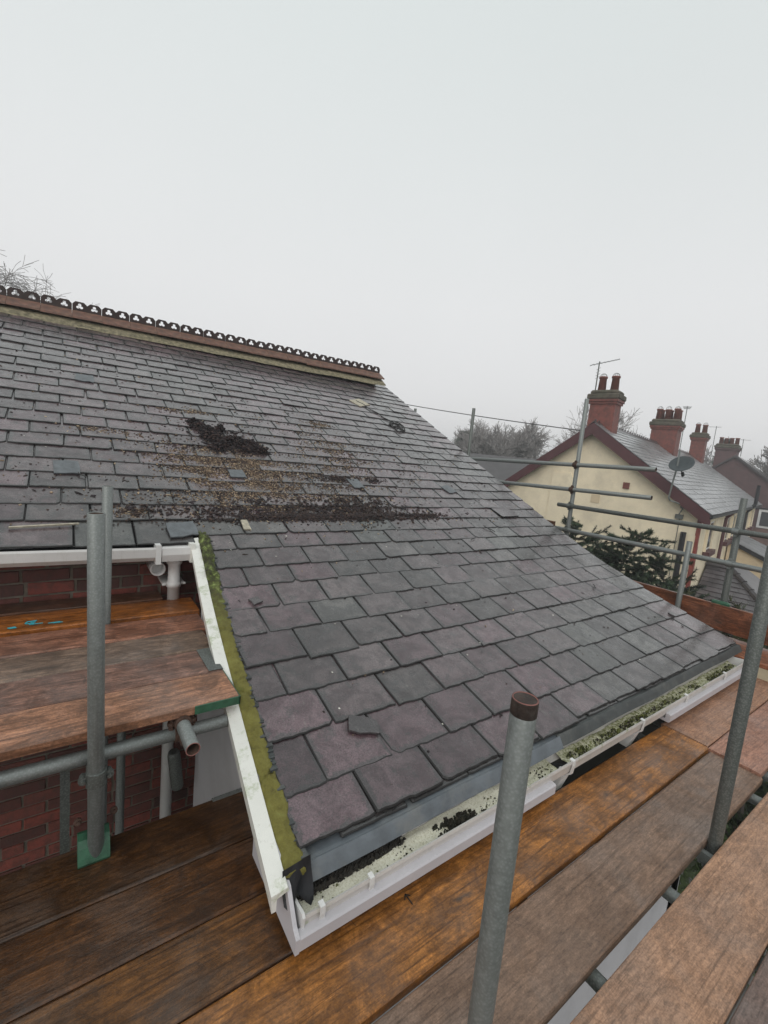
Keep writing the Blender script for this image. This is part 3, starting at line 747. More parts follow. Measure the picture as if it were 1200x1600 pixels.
o = bpy.data.objects.new('moss_line', chunk(6800, gs([(1.35, 3.058, .26, .020, 2.2, .0), (1.95, 3.060, .36, .018, 2.2), (1.7, 3.16, .6, .09, 2.2), (2.6, 3.07, .3, .018, .8), (.85, 3.10, .12, .04, .3), (1.9, 3.2, .35, .07, .8), (.42, 3.12, .10, .05, .2), (2.1, 3.6, .14, .03, .35), (2.45, 3.6, .06, .03, .2)], .016), .004, .014, DARK, .7)); COL.objects.link(o)
tag(o, 'dark line of moss gathered along the bend where the steep slates meet the shallow ones', 'moss', kind='stuff')
def field():
    if random.random() < .62:
        x, y = random.gauss(1.7, .85), random.gauss(3.7, .55)
    else: x, y = random.uniform(-.7, 4.3), random.uniform(1.15, 6.0)
    if noise.noise(Vector((x * 2.3, y * 2.3, 0))) < random.uniform(-.45, .3): return None
    if x > 4.4 or y > 6.2 or y < 1.12 or (y < 2.93 and x < verge(y) + .06): return None
    if y < 2.9 and random.random() < .86: return None
    return x, y, 0
o = bpy.data.objects.new('loose_moss', chunk(11000, field, .003, .0095, DARK * 3 + TAN, .7)); COL.objects.link(o)
tag(o, 'small dark crumbs of moss scattered thinly over the whole slate roof', 'debris', kind='stuff')
def few(): 
    x, y = random.uniform(-.6, 4.3), random.uniform(1.2, 5.5)
    if y < 2.93 and x < verge(y) + .06: return None
    return x, y, 0
o = bpy.data.objects.new('pale_specks', chunk(170, few, .003, .007, [(.5, .48, .42), (.6, .58, .52)], .3)); COL.objects.link(o)
tag(o, 'tiny pale flecks of lichen and droppings dotted over the slates', 'debris', kind='stuff')
# gutter contents
def gutter_bits(n, x0, x1, y0, y1, z, cols, s0, s1, hmax):
    V = []; F = []; C_ = []
    tf = [(0, 2, 1), (0, 1, 3), (1, 2, 3), (2, 0, 3)]
    for k in range(n):
        x = random.uniform(x0, x1); y = random.uniform(y0, y1)
        if noise.noise(Vector((x * 7, y * 24, 1))) < random.uniform(-.3, .2): continue
        s_ = random.uniform(s0, s1); o = len(V); h = random.random() * hmax
        for t in ((-1, -.7, -.3), (1, -.6, -.3), (0, 1, -.3), (random.uniform(-.5, .5), 0, 1.1)):
            V.append((x + t[0] * s_ * random.uniform(.6, 1.6), y + t[1] * s_ * random.uniform(.6, 1.4), z(x) + h + t[2] * s_))
        F += [tuple(i + o for i in f) for f in tf]; c = random.choice(cols); m = random.uniform(.7, 1.3); C_ += [(c[0] * m, c[1] * m, c[2] * m, 1)] * 12
    me = bpy.data.meshes.new('bits'); me.from_pydata(V, [], F); me.materials.append(M['bits'])
    at = me.color_attributes.new('tone', 'FLOAT_COLOR', 'CORNER'); at.data.foreach_set('color', np.array(C_).ravel()); me.update(); return me
gz_ = lambda x: -1.388 + .010 * (x - GX0) / 3.7
# silt bed
bed = B(); vs = []; fs = []; nx, ny = 180, 8
for i in range(nx + 1):
    x = .59 + (4.27 - .59) * i / nx
    for j in range(ny + 1):
        y = .980 + .10 * j / ny
        vs.append((x, y, gz_(x) + .014 + .010 * noise.noise(Vector((x * 9, y * 30, 0))) + .006 * noise.noise(Vector((x * 30, y * 60, 0))) + .010 * (j / ny - .4)))
for i in range(nx):
    if abs(.59 + 3.68 * i / nx - 1.91) < .035: continue
    for j in range(ny): fs.append((i * (ny + 1) + j, (i + 1) * (ny + 1) + j, (i + 1) * (ny + 1) + j + 1, i * (ny + 1) + j + 1))
bed.add(vs, fs)
def mat_silt():
    g = G('gutter_silt'); c = g.co(); s_ = g.n('SeparateXYZ'); g.set(s_.inputs[0], c)
    t = g.math('ADD', s_.outputs[0], g.math('MULTIPLY', g.noise(c, 7, 4), .5))
    pale = g.ramp(g.noise(c, 150, 4, .8), [(.30, (.08, .08, .03)), (.37, (.62, .59, .44)), (.56, (.85, .83, .70))])
    mossy = g.ramp(g.noise(c, 60, 6, .8), [(.36, (.06, .07, .02)), (.46, (.24, .25, .10)), (.56, (.62, .60, .46))])
    f = g.ramp(g.math('DIVIDE', g.math('SUBTRACT', t, 1.75), .6), [(0, 0.), (1, 1.)])
    return g.out(g.mix(f, pale, mossy), .85, g.bump(g.noise(c, 200, 4), .6, .003))
M['silt'] = mat_silt()
o = bed.build('gutter_silt', 'silt', None, True); tag(o, 'pale gritty silt lying along the bottom of the lower white gutter', 'silt', kind='stuff')
me = gutter_bits(1500, .58, 1.0, 1.050, 1.080, gz_, [(.02, .018, .015), (.03, .025, .02)], .003, .010, .035)
o = bpy.data.objects.new('black_grit', me); COL.objects.link(o); tag(o, 'black crumbs heaped along the back of the gutter near the white corner', 'debris', kind='stuff')
me = gutter_bits(4200, 1.95, 4.2, .995, 1.045, gz_, [(.09, .10, .02), (.04, .045, .012), (.16, .17, .05), (.03, .025, .015), (.30, .29, .2)], .003, .009, .028)
o = bpy.data.objects.new('gutter_moss', me); COL.objects.link(o); tag(o, 'green and brown moss growing along the far half of the lower gutter', 'moss', kind='stuff')
me = gutter_bits(500, 1.13, 1.33, .985, 1.05, gz_, [(.02, .02, .012), (.035, .03, .02)], .004, .012, .03)
o = bpy.data.objects.new('moss_lump', me); COL.objects.link(o); tag(o, 'dark lump of wet moss in the gutter just left of the rusty-topped pole', 'moss', kind='stuff')
me = gutter_bits(420, .60, 1.9, .985, 1.06, lambda x: gz_(x) + .018, [(.02, .018, .012), (.05, .045, .025), (.10, .11, .03)], .0015, .005, .004)
o = bpy.data.objects.new('gutter_specks', me); COL.objects.link(o); tag(o, 'dark specks sprinkled over the pale silt in the near half of the lower gutter', 'debris', kind='stuff')
# loose items on the slates
o = patch(1.035, 1.42, .13, .075, 'slate_fragment', 'slate', -.5, .010, .005, None); tag(o, 'broken pointed piece of slate lying loose on the purple slates near the gutter corner', 'slate')
o = patch(.865, 2.29, .055, .05, 'slate_chip', 'slate', .3, .012, .006, None); tag(o, 'small square chip of slate lying near the mossy left edge of the roof', 'slate')
o = patch(4.22, 1.50, .06, .05, 'slate_chip', 'slate', .5, .012, .006, None); tag(o, 'small pale chip of slate lying near the far right end of the gutter', 'slate')
o = patch(-.07, 2.985, .30, .010, 'lath_sliver', 'pale', .09, .012, .004, None, .001); tag(o, 'thin pale sliver of wood lying on the slates above the upper white gutter', 'wood')
cb = B(); pts = []
for k in range(70):
    t = k / 69 * 2 * math.pi * 3.1; r_ = .075 + .02 * math.sin(t * 2.3); p = on_roof(3.66 + r_ * 1.1 * math.cos(t), 4.90 + r_ * 1.4 * math.sin(t), .018 + .012 * math.sin(t * 3.1)); pts.append(p)
for k in range(1, 14): pts.append(on_roof(3.66 - .02 * k + .02 * math.sin(k * 1.3), 4.97 + .045 * k, .012))
cb.path(pts, .006, 6); o = cb.build('cable_coil', 'blackcable'); tag(o, 'loose coil of thin black cable lying high up on the slates near the right edge', 'cable')
for (x, y, a, L_) in [(3.78, 1.97, .8, .07), (3.0, 2.72, .3, .10), (3.35, 2.85, -.9, .12), (.11, 3.47, -.8, .07)]:
    b = B(); p0 = on_roof(x, y, .012); pts = [p0 + Vector((math.cos(a) * t * L_ + .006 * math.sin(t * 9), math.sin(a) * t * L_, math.sin(a) * t * L_ * slope(y) + .004)) for t in np.linspace(-.5, .5, 7)]
    b.path(pts, .004, 5); o = b.build('twig', 'blackcable')
    tag(o, {3.78: 'dark twig standing on the shallow slates toward the right end of the gutter', 3.0: 'bent dark twig on the shallow slates just below the end of the moss line', 3.35: 'dark twig beside the lifted slate near the right edge of the roof', .11: 'dark curled twig beside the grey lead patch above the left poles'}[x], 'twig')

# ------------------------------------------------------------------ SCAFFOLD
RT = .02415
def pole(a, b, label, name='scaffold_pole', mat='galv', r=RT, group='upright scaffold poles', top=None, cat='scaffold pole'):
    a = Vector(a); b = Vector(b); d = b - a; L = d.length
    mats = [mat, 'rust', 'rim' if top else mat]; w = .0035
    pr = [(r - w, .10), (r - w, .002), (r - w * .5, 0), (r, .002), (r, L - .002), (r - w * .5, L), (r - w, L - .002), (r - w, L - .10)]
    bb = B().lathe((0, 0, 0), (0, 0, 1), pr, 28, [1, 2, 2, 0, 2, 2, 1])
    o = bb.build(name, mats, None, True); o.location = a; o.rotation_mode = 'QUATERNION'; o.rotation_quaternion = Vector((0, 0, 1)).rotation_difference(d.normalized())
    bpy.context.view_layer.update(); tag(o, label, cat, group); return o
def coupler(p, c, a1, a2, mat='galv', bolt=(1, 0, 0)):
    """swivel coupler: two collars at right angles, flanges, bolt and nut"""
    c = Vector(c); a1 = Vector(a1).normalized(); a2 = Vector(a2).normalized(); off = a1.cross(a2).normalized() * RT
    b = B()
    for ax, s_ in ((a1, -1), (a2, 1)):
        cc = c + off * s_
        b.lathe(cc - ax * .026, ax, [(RT + .001, 0), (RT + .006, .002), (RT + .006, .050), (RT + .001, .052)], 18)
        n = ax.cross(off).normalized()
        for q in (-1, 1):
            m = cc + n * q * (RT + .012); b.tube(m - off.normalized() * .016, m + off.normalized() * .016, .007, 6)
            b.tube(m + off.normalized() * .014, m + off.normalized() * .026, .011, 6)
            b.tube(m - off.normalized() * .006, m + off.normalized() * .008, .015, 8)
    o = b.build('coupler', mat); bpy.context.view_layer.update(); o.parent = p; o.matrix_parent_inverse = p.matrix_world.inverted(); return o
# standing poles
p1 = pole((.100, 1.600, -1.440), (.088, 1.600, -.262), 'galvanised pole nearest the camera at left, rising through the edge of the raised boards')
coupler(p1, (.098, 1.6245, -1.150), (0, 0, 1), (1, 0, 0), 'galvdark')
b = B(); b.sweep([(1.65, -1.375), (1.635, -1.370), (1.61, -1.378), (1.592, -1.395), (1.580, -1.42), (1.572, -1.440), (1.575, -1.4485), (1.65, -1.4485)], [((.048, 0, 0), (0, 1, 0), (0, 0, 1)), ((.140, 0, .0), (0, 1, 0), (0, 0, 1))], True)
o = b.build('foot_clip', 'greensteel'); o.parent = p1; o.matrix_parent_inverse = p1.matrix_world.inverted()
for xx in (.050, .155):
    b = B().lathe((xx, 1.655, -1.335), (0, -1, .3), [(.012, 0), (.012, .012), (.006, .013), (.006, .022)], 8); o = b.build('clip_bolt', 'rust'); o.parent = p1; o.matrix_parent_inverse = p1.matrix_world.inverted()
p2 = pole((.185, 2.605, -3.0), (.190, 2.605, -.290), 'slimmer-looking galvanised pole standing just behind the nearest left pole')
p3 = pole((.735, .470, -2.6), (.722, .473, -.435), 'galvanised pole in the middle foreground with a rusty open top, in front of the gutter', r=.0252, mat='galv', top=True)
b = B().lathe((.722, .473, -.50), (0, 0, 1), [(.0253, .033), (.0255, .035), (.0255, .0620), (.0253, .0635)], 28); o = b.build('rust_band', 'rustdark', None, True); o.parent = p3; o.matrix_parent_inverse = p3.matrix_world.inverted()
p4 = pole((2.245, .477, -2.6), (2.17, .477, -.20), 'leaning galvanised pole at the right edge, rising through the gap in the boards', mat='galvdark')
p4b = B()
coupler(p4, (2.235, .477, -1.56), (0, 0, 1), (1, 0, 0), 'galv')
p5 = pole((4.95, 3.0, -2.2), (4.93, 3.0, .85), 'tall grey pole of the far guard rail, crossing in front of the cream gable')
p6 = pole((4.86, 1.69, -2.2), (4.86, 1.69, -.545), 'short pale pole standing inside the far guard rail beside the fir shrub')
p7 = pole((4.95, 1.364, -2.2), (4.95, 1.364, -.085), 'dark weathered pole joining the two lower guard rails at the far right', mat='galvdark', r=.0275)
p8 = pole((4.95, 4.78, -2.0), (4.95, 4.78, .79), 'dark pole standing behind the slate roof edge below the overhead cable', mat='galvdark')
p9 = pole((4.95, 6.15, -2.0), (4.95, 6.15, .82), 'pole whose tip just shows over the upper right edge of the slate roof', mat='galvdark')
for (x, y0, l) in ((.30, 2.86, 'galvanised pole in the shade under the raised boards, left of the white downpipe'),):
    pole((x, y0, -4.9), (x, y0, -1.045), l, mat='galv')
# rails
G2 = 'horizontal guard rail tubes'
r1 = pole((4.895, 5.2, .04), (4.895, 2.112, .105), 'topmost horizontal rail crossing the cream gable', 'guard_rail', 'galv', RT, G2, cat='scaffold rail')
r2 = pole((4.895, 4.9, -.25), (4.895, 2.108, -.184), 'second horizontal rail down, ending short in front of the cream gable', 'guard_rail', 'galv', RT, G2, cat='scaffold rail')
r3 = pole((4.895, 3.15, -.403), (4.895, -.9, -.36), 'dark third rail running out of the picture at right above the fir shrub', 'guard_rail', 'galvdark', RT, G2, cat='scaffold rail')
r4 = pole((4.895, 3.45, -.690), (4.895, -.9, -.67), 'lowest rail, just above the fir shrub and the timber toe board', 'guard_rail', 'galv', RT, G2, cat='scaffold rail')
for r_, z in ((r1, .087), (r2, -.205), (r3, -.401), (r4, -.688)): coupler(r_, (4.918, 3.0, z), (0, 1, 0), (0, 0, 1), 'rust' if r_ in (r1, r2) else 'galvdark')
for r_, z in ((r3, -.384), (r4, -.68)): coupler(r_, (4.920, 1.364, z), (0, 1, 0), (0, 0, 1), 'galv')
# ledger and transoms below the raised boards
G3 = 'tubes carrying the boards'
led = pole((-1.6, 1.652, -1.100), (.535, 1.652, -1.104), 'long horizontal tube under the front edge of the raised boards at left', 'ledger_tube', 'galv', RT, G3, cat='scaffold tube')
tr1 = pole((.37, 1.475, -1.063), (.37, 2.95, -1.063), 'short tube poking out toward the camera from under the raised boards, open end showing', 'transom_tube', 'galv', RT, G3, top=True, cat='scaffold tube')
coupler(tr1, (.37, 1.652, -1.082), (0, 1, 0), (1, 0, 0), 'rust')
GL = {1.32: 'tube crossing the gap between the grey board and the nearest board, low in the picture', 1.84: 'tube crossing the gap between the boards, just left of the leaning right pole', 2.79: 'tube crossing the board gap just right of the leaning pole', 3.08: 'farthest tube crossing the board gap at the right edge, above dark greenery'}
for x, l in GL.items(): pole((x, -.3, -1.515), (x, 1.15, -1.515), l, 'transom_tube', 'galv' if x != 1.32 else 'galvdark', RT, G3, cat='scaffold tube')
ld = pole((-.9, .477, -1.63), (5.0, .477, -1.63), 'long dark tube running lengthwise below the gap between the boards', 'ledger_tube', 'galvdark', RT, G3, cat='scaffold tube')
b = B().box(2.14, 2.165, .40, .62, -1.53, -1.49).build('flat_bracket', 'galv'); b.parent = p4; b.matrix_parent_inverse = p4.matrix_world.inverted()

# boards
def board(x0, x1, y0, y1, zt, col, label, mat='wood', group='scaffold boards of the lower platform', th=.038, axis='x', name='scaffold_board'):
    L = (x1 - x0); n = 34; ch = .005; w = y1 - y0
    pr = [(0, -th + ch), (0, -ch), (ch * .6, -ch * .35), (ch * 1.6, 0), (w / 2, .0), (w - ch * 1.6, 0), (w - ch * .6, -ch * .35), (w, -ch), (w, -th + ch), (w - ch, -th), (ch, -th)]
    sd = random.uniform(0, 99); path = []
    for k in range(n + 1):
        t = x0 + L * k / n
        path.append(((t, y0, zt), (0, 1, 0), (0, 0, 1)))
    b = B().sweep(pr, path, True)
    cx, cy = (x0 + x1) / 2, (y0 + y1) / 2
    b.v = [(p[0] - cx, p[1] - cy + .0018 * noise.noise(Vector((p[0] * 2.5, p[1] * 4, sd))), p[2] - zt + .0022 * noise.noise(Vector((p[0] * 1.7, p[1] * 5, sd + 5)))) for p in b.v]
    o = b.build(name, mat); o.location = (cx, cy, zt)
    if axis == 'y': o.rotation_euler = (0, 0, rad(90))
    o.color = (*col, 1); tag(o, label, 'scaffold board', group); return o
ZD = -1.45
GB = 'scaffold boards of the lower platform'
ORANGE = (.44, .180, .040); PINK = (.42, .245, .155); GREY = (.235, .150, .105)
board(-.9, 4.4, -.245, -.018, ZD, (.22, .15, .12), 'dark board partly hidden behind the nearest pinkish board')
board(-.9, 4.6, -.012, .214, ZD, (.20, .135, .115), 'dark brown board in the bottom right corner of the picture', 'woodsmooth')
board(-.9, 4.7, .222, .452, ZD, PINK, 'pinkish tan board nearest the camera at lower right, outside the gap', 'woodsmooth')
o = board(-.9, 2.935, .500, .738, ZD - .013, GREY, 'smooth grey-brown board on the near side of the bright orange one', 'woodsmooth')
b4 = board(-.9, 2.945, .747, .986, ZD, ORANGE, 'bright orange wet board running right below the white gutter')
board(2.955, 4.42, .757, .999, ZD, (.40, .22, .14), 'pinkish board under the far end of the white gutter', 'woodsmooth')
board(2.945, 4.42, .515, .752, ZD - .002, (.40, .21, .15), 'reddish board continuing beyond the end of the grey-brown one', 'woodsmooth')
DB = (.125, .050, .014)
board(-1.4, .64, .991, 1.199, ZD, (.18, .075, .018), 'dark orange-brown board running into the white gutter corner')
board(-1.4, .655, 1.203, 1.425, ZD, DB, 'very dark wet board behind the white gutter corner, second from the brick wall side')
b7 = board(-1.4, .655, 1.430, 1.672, ZD, (.105, .045, .014), 'dark wet board farthest back on the lower platform, touching the green clip')
b = B().box(.50, .655, 1.655, 1.676, ZD - .030, ZD + .0015); o = b.build('end_band', 'galv'); o.parent = b7; o.matrix_parent_inverse = Matrix.Translation(-Vector(b7.location))
# inked arrow on the orange board
b = B()
def stroke(b, p, q, w, z, dz=.0012):
    p = Vector((*p, z)); q = Vector((*q, z)); d = (q - p).normalized(); n = Vector((-d.y, d.x, 0)) * w / 2
    vs = [p - n, p + n, q + n, q - n]; vs += [v + Vector((0, 0, dz)) for v in vs]
    b.add(vs, [(0, 1, 5, 4), (1, 2, 6, 5), (2, 3, 7, 6), (3, 0, 4, 7), (4, 5, 6, 7), (3, 2, 1, 0)])
stroke(b, (.938, .915), (.938, .955), .0035, ZD + .001); stroke(b, (.938, .955), (.925, .940), .0035, ZD + .001); stroke(b, (.938, .955), (.950, .942), .0035, ZD + .001)
o = b.build('arrow_mark', 'ink'); o.parent = b4; o.matrix_parent_inverse = Matrix.Translation(-Vector(b4.location))
GR = 'scaffold boards of the raised platform'; ZU = -1.0
ub = []
ub.append(board(-1.4, .575, 1.637, 1.866, ZU, (.44, .215, .125), 'salmon pink front board of the raised platform with a green painted end', 'wood', GR))
ub.append(board(-1.4, .575, 1.871, 2.100, ZU, (.31, .16, .115), 'reddish brown second board of the raised platform', 'wood', GR))
ub.append(board(-1.4, .60, 2.105, 2.335, ZU, (.27, .18, .13), 'dull grey-brown third board of the raised platform', 'wood', GR))
ub.append(board(-1.4, .635, 2.340, 2.575, ZU, (.42, .19, .12), 'pinkish fourth board of the raised platform, in front of the dark joint', 'wood', GR))
ub.append(board(-1.4, .655, 2.612, 2.848, ZU + .004, (.44, .15, .03), 'orange board of the raised platform with cyan paint marks', 'wood', GR))
ub.append(board(-1.4, .50, 2.853, 3.020, ZU + .012, (.15, .07, .04), 'dark brown board of the raised platform against the brick wall', 'wood', GR))
b = B().box(.41, .580, 1.632, 1.6385, ZU - .034, ZU - .003).box(.5755, .580, 1.632, 1.865, ZU - .036, ZU - .002); o = b.build('end_band', 'greensteel'); o.parent = ub[0]; o.matrix_parent_inverse = Matrix.Translation(-Vector(ub[0].location))
b = B().box(.575, .5795, 1.873, 2.098, ZU - .036, ZU + .001).box(.52, .5795, 1.873, 2.098, ZU + .0018, ZU + .0036); o = b.build('end_band', 'galvdark'); o.parent = ub[1]; o.matrix_parent_inverse = Matrix.Translation(-Vector(ub[1].location))
b = B(); zz = ZU + .006
sq = [((-.135, 2.715), (-.095, 2.722)), ((-.140, 2.690), (-.135, 2.712)), ((-.138, 2.690), (-.105, 2.684)), ((-.12, 2.700), (-.10, 2.702)), ((-.125, 2.672), (-.07, 2.676)), ((-.05, 2.662), (.00, 2.668)), ((-.03, 2.655), (.01, 2.658)), ((-.205, 2.655), (-.175, 2.660)), ((-.20, 2.648), (-.17, 2.65))]
for p, q in sq:
    b = B(); stroke(b, p, q, random.uniform(.007, .012), zz + .0002 * sq.index((p, q)))
    o = b.build('paint_mark', 'blue'); o.parent = ub[4]; o.matrix_parent_inverse = Matrix.Translation(-Vector(ub[4].location))
# end return of the platform: boards running along y and toe boards
for k, (x0, l) in enumerate(((4.44, 'reddish board laid crossways beyond the end of the white gutter'), (4.675, 'reddish crossways board beside the timber toe board'))):
    o = board(-1.0, 3.0, -.1125, .1125, ZD + .12, (.40, .15, .07), l, 'wood', 'crossways boards at the far end'); 
    o.rotation_euler = (0, 0, rad(90)); o.location = (x0 + .1125, 1.6, ZD + .115)
def toe(y0, y1, zt, h, label, x=4.905, col=(.28, .10, .045)):
    o = board(y0, y1, 0, h, 0, col, label, 'wood', 'timber toe boards', .036, name='toe_board')
    o.rotation_euler = (rad(90), 0, rad(90)); o.location = (x, (y0 + y1) / 2, zt - h / 2); return o
tb = toe(-.6, 3.0, -1.065, .235, 'long upright brown toe board at the far end of the platform below the guard rails')
toe(3.15, 4.6, -.615, .12, 'short brown timber end showing just above the right edge of the slates', 4.90, (.16, .07, .03))
b = B().cbox(4.875, 4.925, 1.30, 1.44, -1.085, -1.035, .012); o = b.build('green_clip', 'greensteel'); o.parent = tb; bpy.context.view_layer.update(); o.matrix_parent_inverse = tb.matrix_world.inverted()
# grey tube under the raised boards beside the bay
b = B().lathe((.56, 2.55, -2.05), (-.12, 0, 1), [(.03, 0), (.034, .01), (.034, .22), (.028, .24)], 14); o = b.build('pipe_stub', 'galvdark', None, True); tag(o, 'short dark grey pipe stub in the shade beside the pale bay wall', 'pipe')
b = B().box(.00, .03, 1.86, 1.90, -1.9, -1.25); o = b.build('steel_strap', 'galvdark'); tag(o, 'flat grey steel strap hanging in the shade left of the nearest left pole', 'strap')

# ------------------------------------------------------------------ THE CREAM NEIGHBOUR HOUSE (own frame: a along its ridge, b across, z up)
NC = Vector((13.53, 4.536, -.55)); NA = math.atan2(.189, .982)
nh = empty('cream_house', (13.53, 4.536, GZ), 'cream rendered house with a burgundy bargeboard and wet slate roof beyond the guard rails', 'house')
nh.rotation_euler = (0, 0, NA)
def lb(b, name, mat, parent, smooth=False):
    b.v = [(p[0], p[1], p[2] + (-.55 - GZ)) for p in b.v]
    o = b.build(name, mat, None, smooth); o.parent = parent; return o
ZG = GZ + .55
wl = B(); gp_ = [(.02, ZG), (.02, -.12), (3.03, 1.93), (6.1, -.42), (6.1, ZG)]
wl.poly(gp_, 'yz', .12, .4).box(.4, 17.0, .0202, .3, ZG, -.12).box(.4, 17, 5.8, 6.1, ZG, -.5)
wall2 = lb(wl, 'wall', 'cream', nh)
b = B(); b.poly([(3.46, -4), (3.44, .33), (3.55, .52), (4.12, .48), (4.18, -4)], 'yz', .07, .13); lb(b, 'chimney_breast', 'cream', nh)
lb(B().box(.09, .13, 1.85, 2.02, .22, .40), 'air_brick', 'chimbrick', nh)
lb(B().box(.105, .13, 2.60, 2.85, -.30, -.06), 'air_brick', 'cream2', nh)
# bargeboards
b = B(); b.poly([(-.16, -.18), (3.03, 2.06), (6.5, -.59), (6.5, -.87), (3.03, 1.72), (-.16, -.50), (-.22, -.42)], 'yz', -.14, -.095); lb(b, 'bargeboard', 'burgundy', nh)
lb(B().box(-.10, .10, -.1, .06, -.42, -.36), 'box_soffit', 'burgundy', nh)
# roof deck and slates
b = B(); b.poly([(-.20, -.20), (3.03, 2.06), (6.5, -.58), (6.5, -.68), (3.03, 1.94), (-.20, -.32)], 'yz', -.12, 17.1); r2 = lb(b, 'roof', 'farslate2', nh)
sb = B(); an2 = math.atan2(2.26, 3.23)
def far_slates(sb, a0, a1, length, o3, U, Vv, Nn, g=.2, w=.3, tonef=None):
    k = 0; s_ = 0
    while s_ < length:
        a = a0 + (k % 2) * w / 2 - (w / 2 if k % 2 else 0)
        while a < a1:
            lo, hi = max(a, a0) + .004, min(a + w, a1) - .004
            if hi - lo > .04:
                P = lambda u, s, h: tuple(o3 + U * u + Vv * s + Nn * h); t0 = s_ + random.uniform(-.008, .008); hh = .02 + random.uniform(0, .008)
                t1 = min(s_ + g + .02, length)
                c = tonef(lo, s_) if tonef else random.random()
                sb.add([P(lo, t0, hh), P(hi, t0, hh), P(hi, t1, .008), P(lo, t1, .008), P(lo, t0, 0), P(hi, t0, 0)], [(0, 1, 2, 3), (4, 5, 1, 0), (4, 0, 3), (5, 2, 1)], 0, (c, c, c))
            a += w
        s_ += g; k += 1
far_slates(sb, -.14, 17.1, 3.94, Vector((0, -.22, -.205)), Vector((1, 0, 0)), Vector((0, math.cos(an2), math.sin(an2))), Vector((0, -math.sin(an2), math.cos(an2))))
o = lb(sb, 'slates', 'farslate', r2); o.location = (0, 0, 0); o['kind'] = 'stuff'
b = B(); x = -.12
while x < 17:
    b.poly([(2.90, 1.99), (3.03, 2.12), (3.16, 1.99), (3.03, 2.09)], 'yz', x, x + .28); b.poly([(3.02, 2.10), (3.04, 2.10), (3.04, 2.17), (3.02, 2.17)], 'yz', x + .08, x + .2); x += .3
lb(b, 'ridge_tiles', 'farslate2', nh)
b = B(); b.v = []; b.sweep([(-.13, -.29), (-.22, -.30), (-.25, -.27), (-.25, -.22), (-.24, -.22), (-.24, -.26), (-.21, -.285), (-.14, -.28)], [((-.14, 0, 0), (0, 1, 0), (0, 0, 1)), ((17.1, 0, 0), (0, 1, 0), (0, 0, 1))], True); g2 = lb(b, 'gutter', 'blackpaint', nh)
b = B()
zc = ZG
while zc < -.40:
    b.box(.118 - random.uniform(.0, .03), .30 + random.uniform(-.05, .06), .005, .019, zc, zc + .3); b.box(.108, .118, .005, .07 + random.uniform(0, .05), zc, zc + .3); zc += .30
lb(b, 'corner_stripe', 'redpaint', nh)
for a, m in ((4.32, 'burgundy'), (11.2, 'blackpaint')):
    b = B(); b.path([(a, -.22, -.28), (a, -.08, -.45), (a, -.05, -4.6)], .05, 8)
    if a > 10: b.path([(a, -.08, -.4), (a + .1, -.30, -.1), (a + .1, -.30, .75)], .07, 8)
    lb(b, 'downpipe', m, nh)
lb(B().path([(.03, .34, -.75), (.03, .34, -4.8)], .07, 10), 'soil_pipe', 'blackpaint', nh)
def window(a0, a1, z0, z1, sill=True):
    f = B().box(a0, a1, -.005, .015, z0, z1); w = lb(f, 'window', 'pvc', nh)
    for s, t in ((a0 + .06, (a0 + a1) / 2 - .03), ((a0 + a1) / 2 + .03, a1 - .06)):
        p = B().box(s, t, -.012, -.006, z0 + .06, z1 - .06); q = lb(p, 'pane', 'glass', w); q.location = (0, 0, 0)
    b = B().box(a0 - .1, a0 - .003, -.045, .018, z0 - .1, z1 + .1).box(a1 + .003, a1 + .1, -.045, .018, z0 - .1, z1 + .1).box(a0 - .1, a1 + .1, -.045, .018, z1 + .003, z1 + .14); q = lb(b, 'surround', 'cream', w); q.location = (0, 0, 0)
    p = B().box(a0 - .12, a1 + .12, -.15, .01, z0 - .16, z0 - .02); q = lb(p, 'sill', 'burgundy', w); q.location = (0, 0, 0)
for a0, z0 in ((1.45, -1.32), (5.3, -1.32), (7.0, -1.32), (9.6, -1.32), (12.3, -1.32), (14.6, -1.32)): window(a0, a0 + .95, z0, z0 + .85)
# chimneys
def chimney(a0, a1, b0, b1, zb, zt, npot, name='chimney', par=None, bm='chimbrick', two=False, guards=True):
    h = par or nh; b = B().box(a0, a1, b0, b1, zb, zt - .30); c = lb(b, name, bm, h)
    b = B().box(a0 - .04, a1 + .04, b0 - .04, b1 + .04, zt - .42, zt - .35).box(a0 - .07, a1 + .07, b0 - .07, b1 + .07, zt - .349, zt - .28); q = lb(b, 'brick_band', bm, c); q.location = (0, 0, 0)
    b = B().cbox(a0 - .10, a1 + .10, b0 - .10, b1 + .10, zt - .28, zt - .12, .03).cbox(a0 - .04, a1 + .04, b0 - .04, b1 + .04, zt - .14, zt, .05); q = lb(b, 'stone_cap', 'chimcap', c); q.location = (0, 0, 0)
    for r in range(2 if two else 1):
        for k in range(npot):
            y = b1 - (b1 - b0) * (k + .5) / npot; x = (a0 + a1) / 2 if not two else a0 + (a1 - a0) * (.28 + .45 * r)
            s = random.uniform(.95, 1.08)
            q = lb(B().lathe((x, y, zt - .02), (0, 0, 1), [(.125, 0), (.105, .38 * s), (.125, .39 * s), (.125, .44 * s), (.095, .445 * s)], 14), 'chimney_pot', 'pot', c, True); q.location = (0, 0, 0)
            if guards and r == 0:
                w = B()
                for m in range(5):
                    t = math.pi * m / 5; pts = [(x + .11 * math.cos(u) * math.cos(t), y + .11 * math.cos(u) * math.sin(t), zt + .42 + .12 * math.sin(u)) for u in np.linspace(0, math.pi, 7)]; w.path(pts, .005, 3)
                q = lb(w, 'wire_guard', 'galv', c); q.location = (0, 0, 0)
    return c
chimney(.50, 1.05, 2.70, 3.44, 1.5, 3.12, 2)
chimney(7.5, 8.3, 2.36, 3.32, 1.2, 3.10, 3, two=True)
chimney(14.6, 15.2, 2.42, 3.06, 1.2, 3.26, 2)
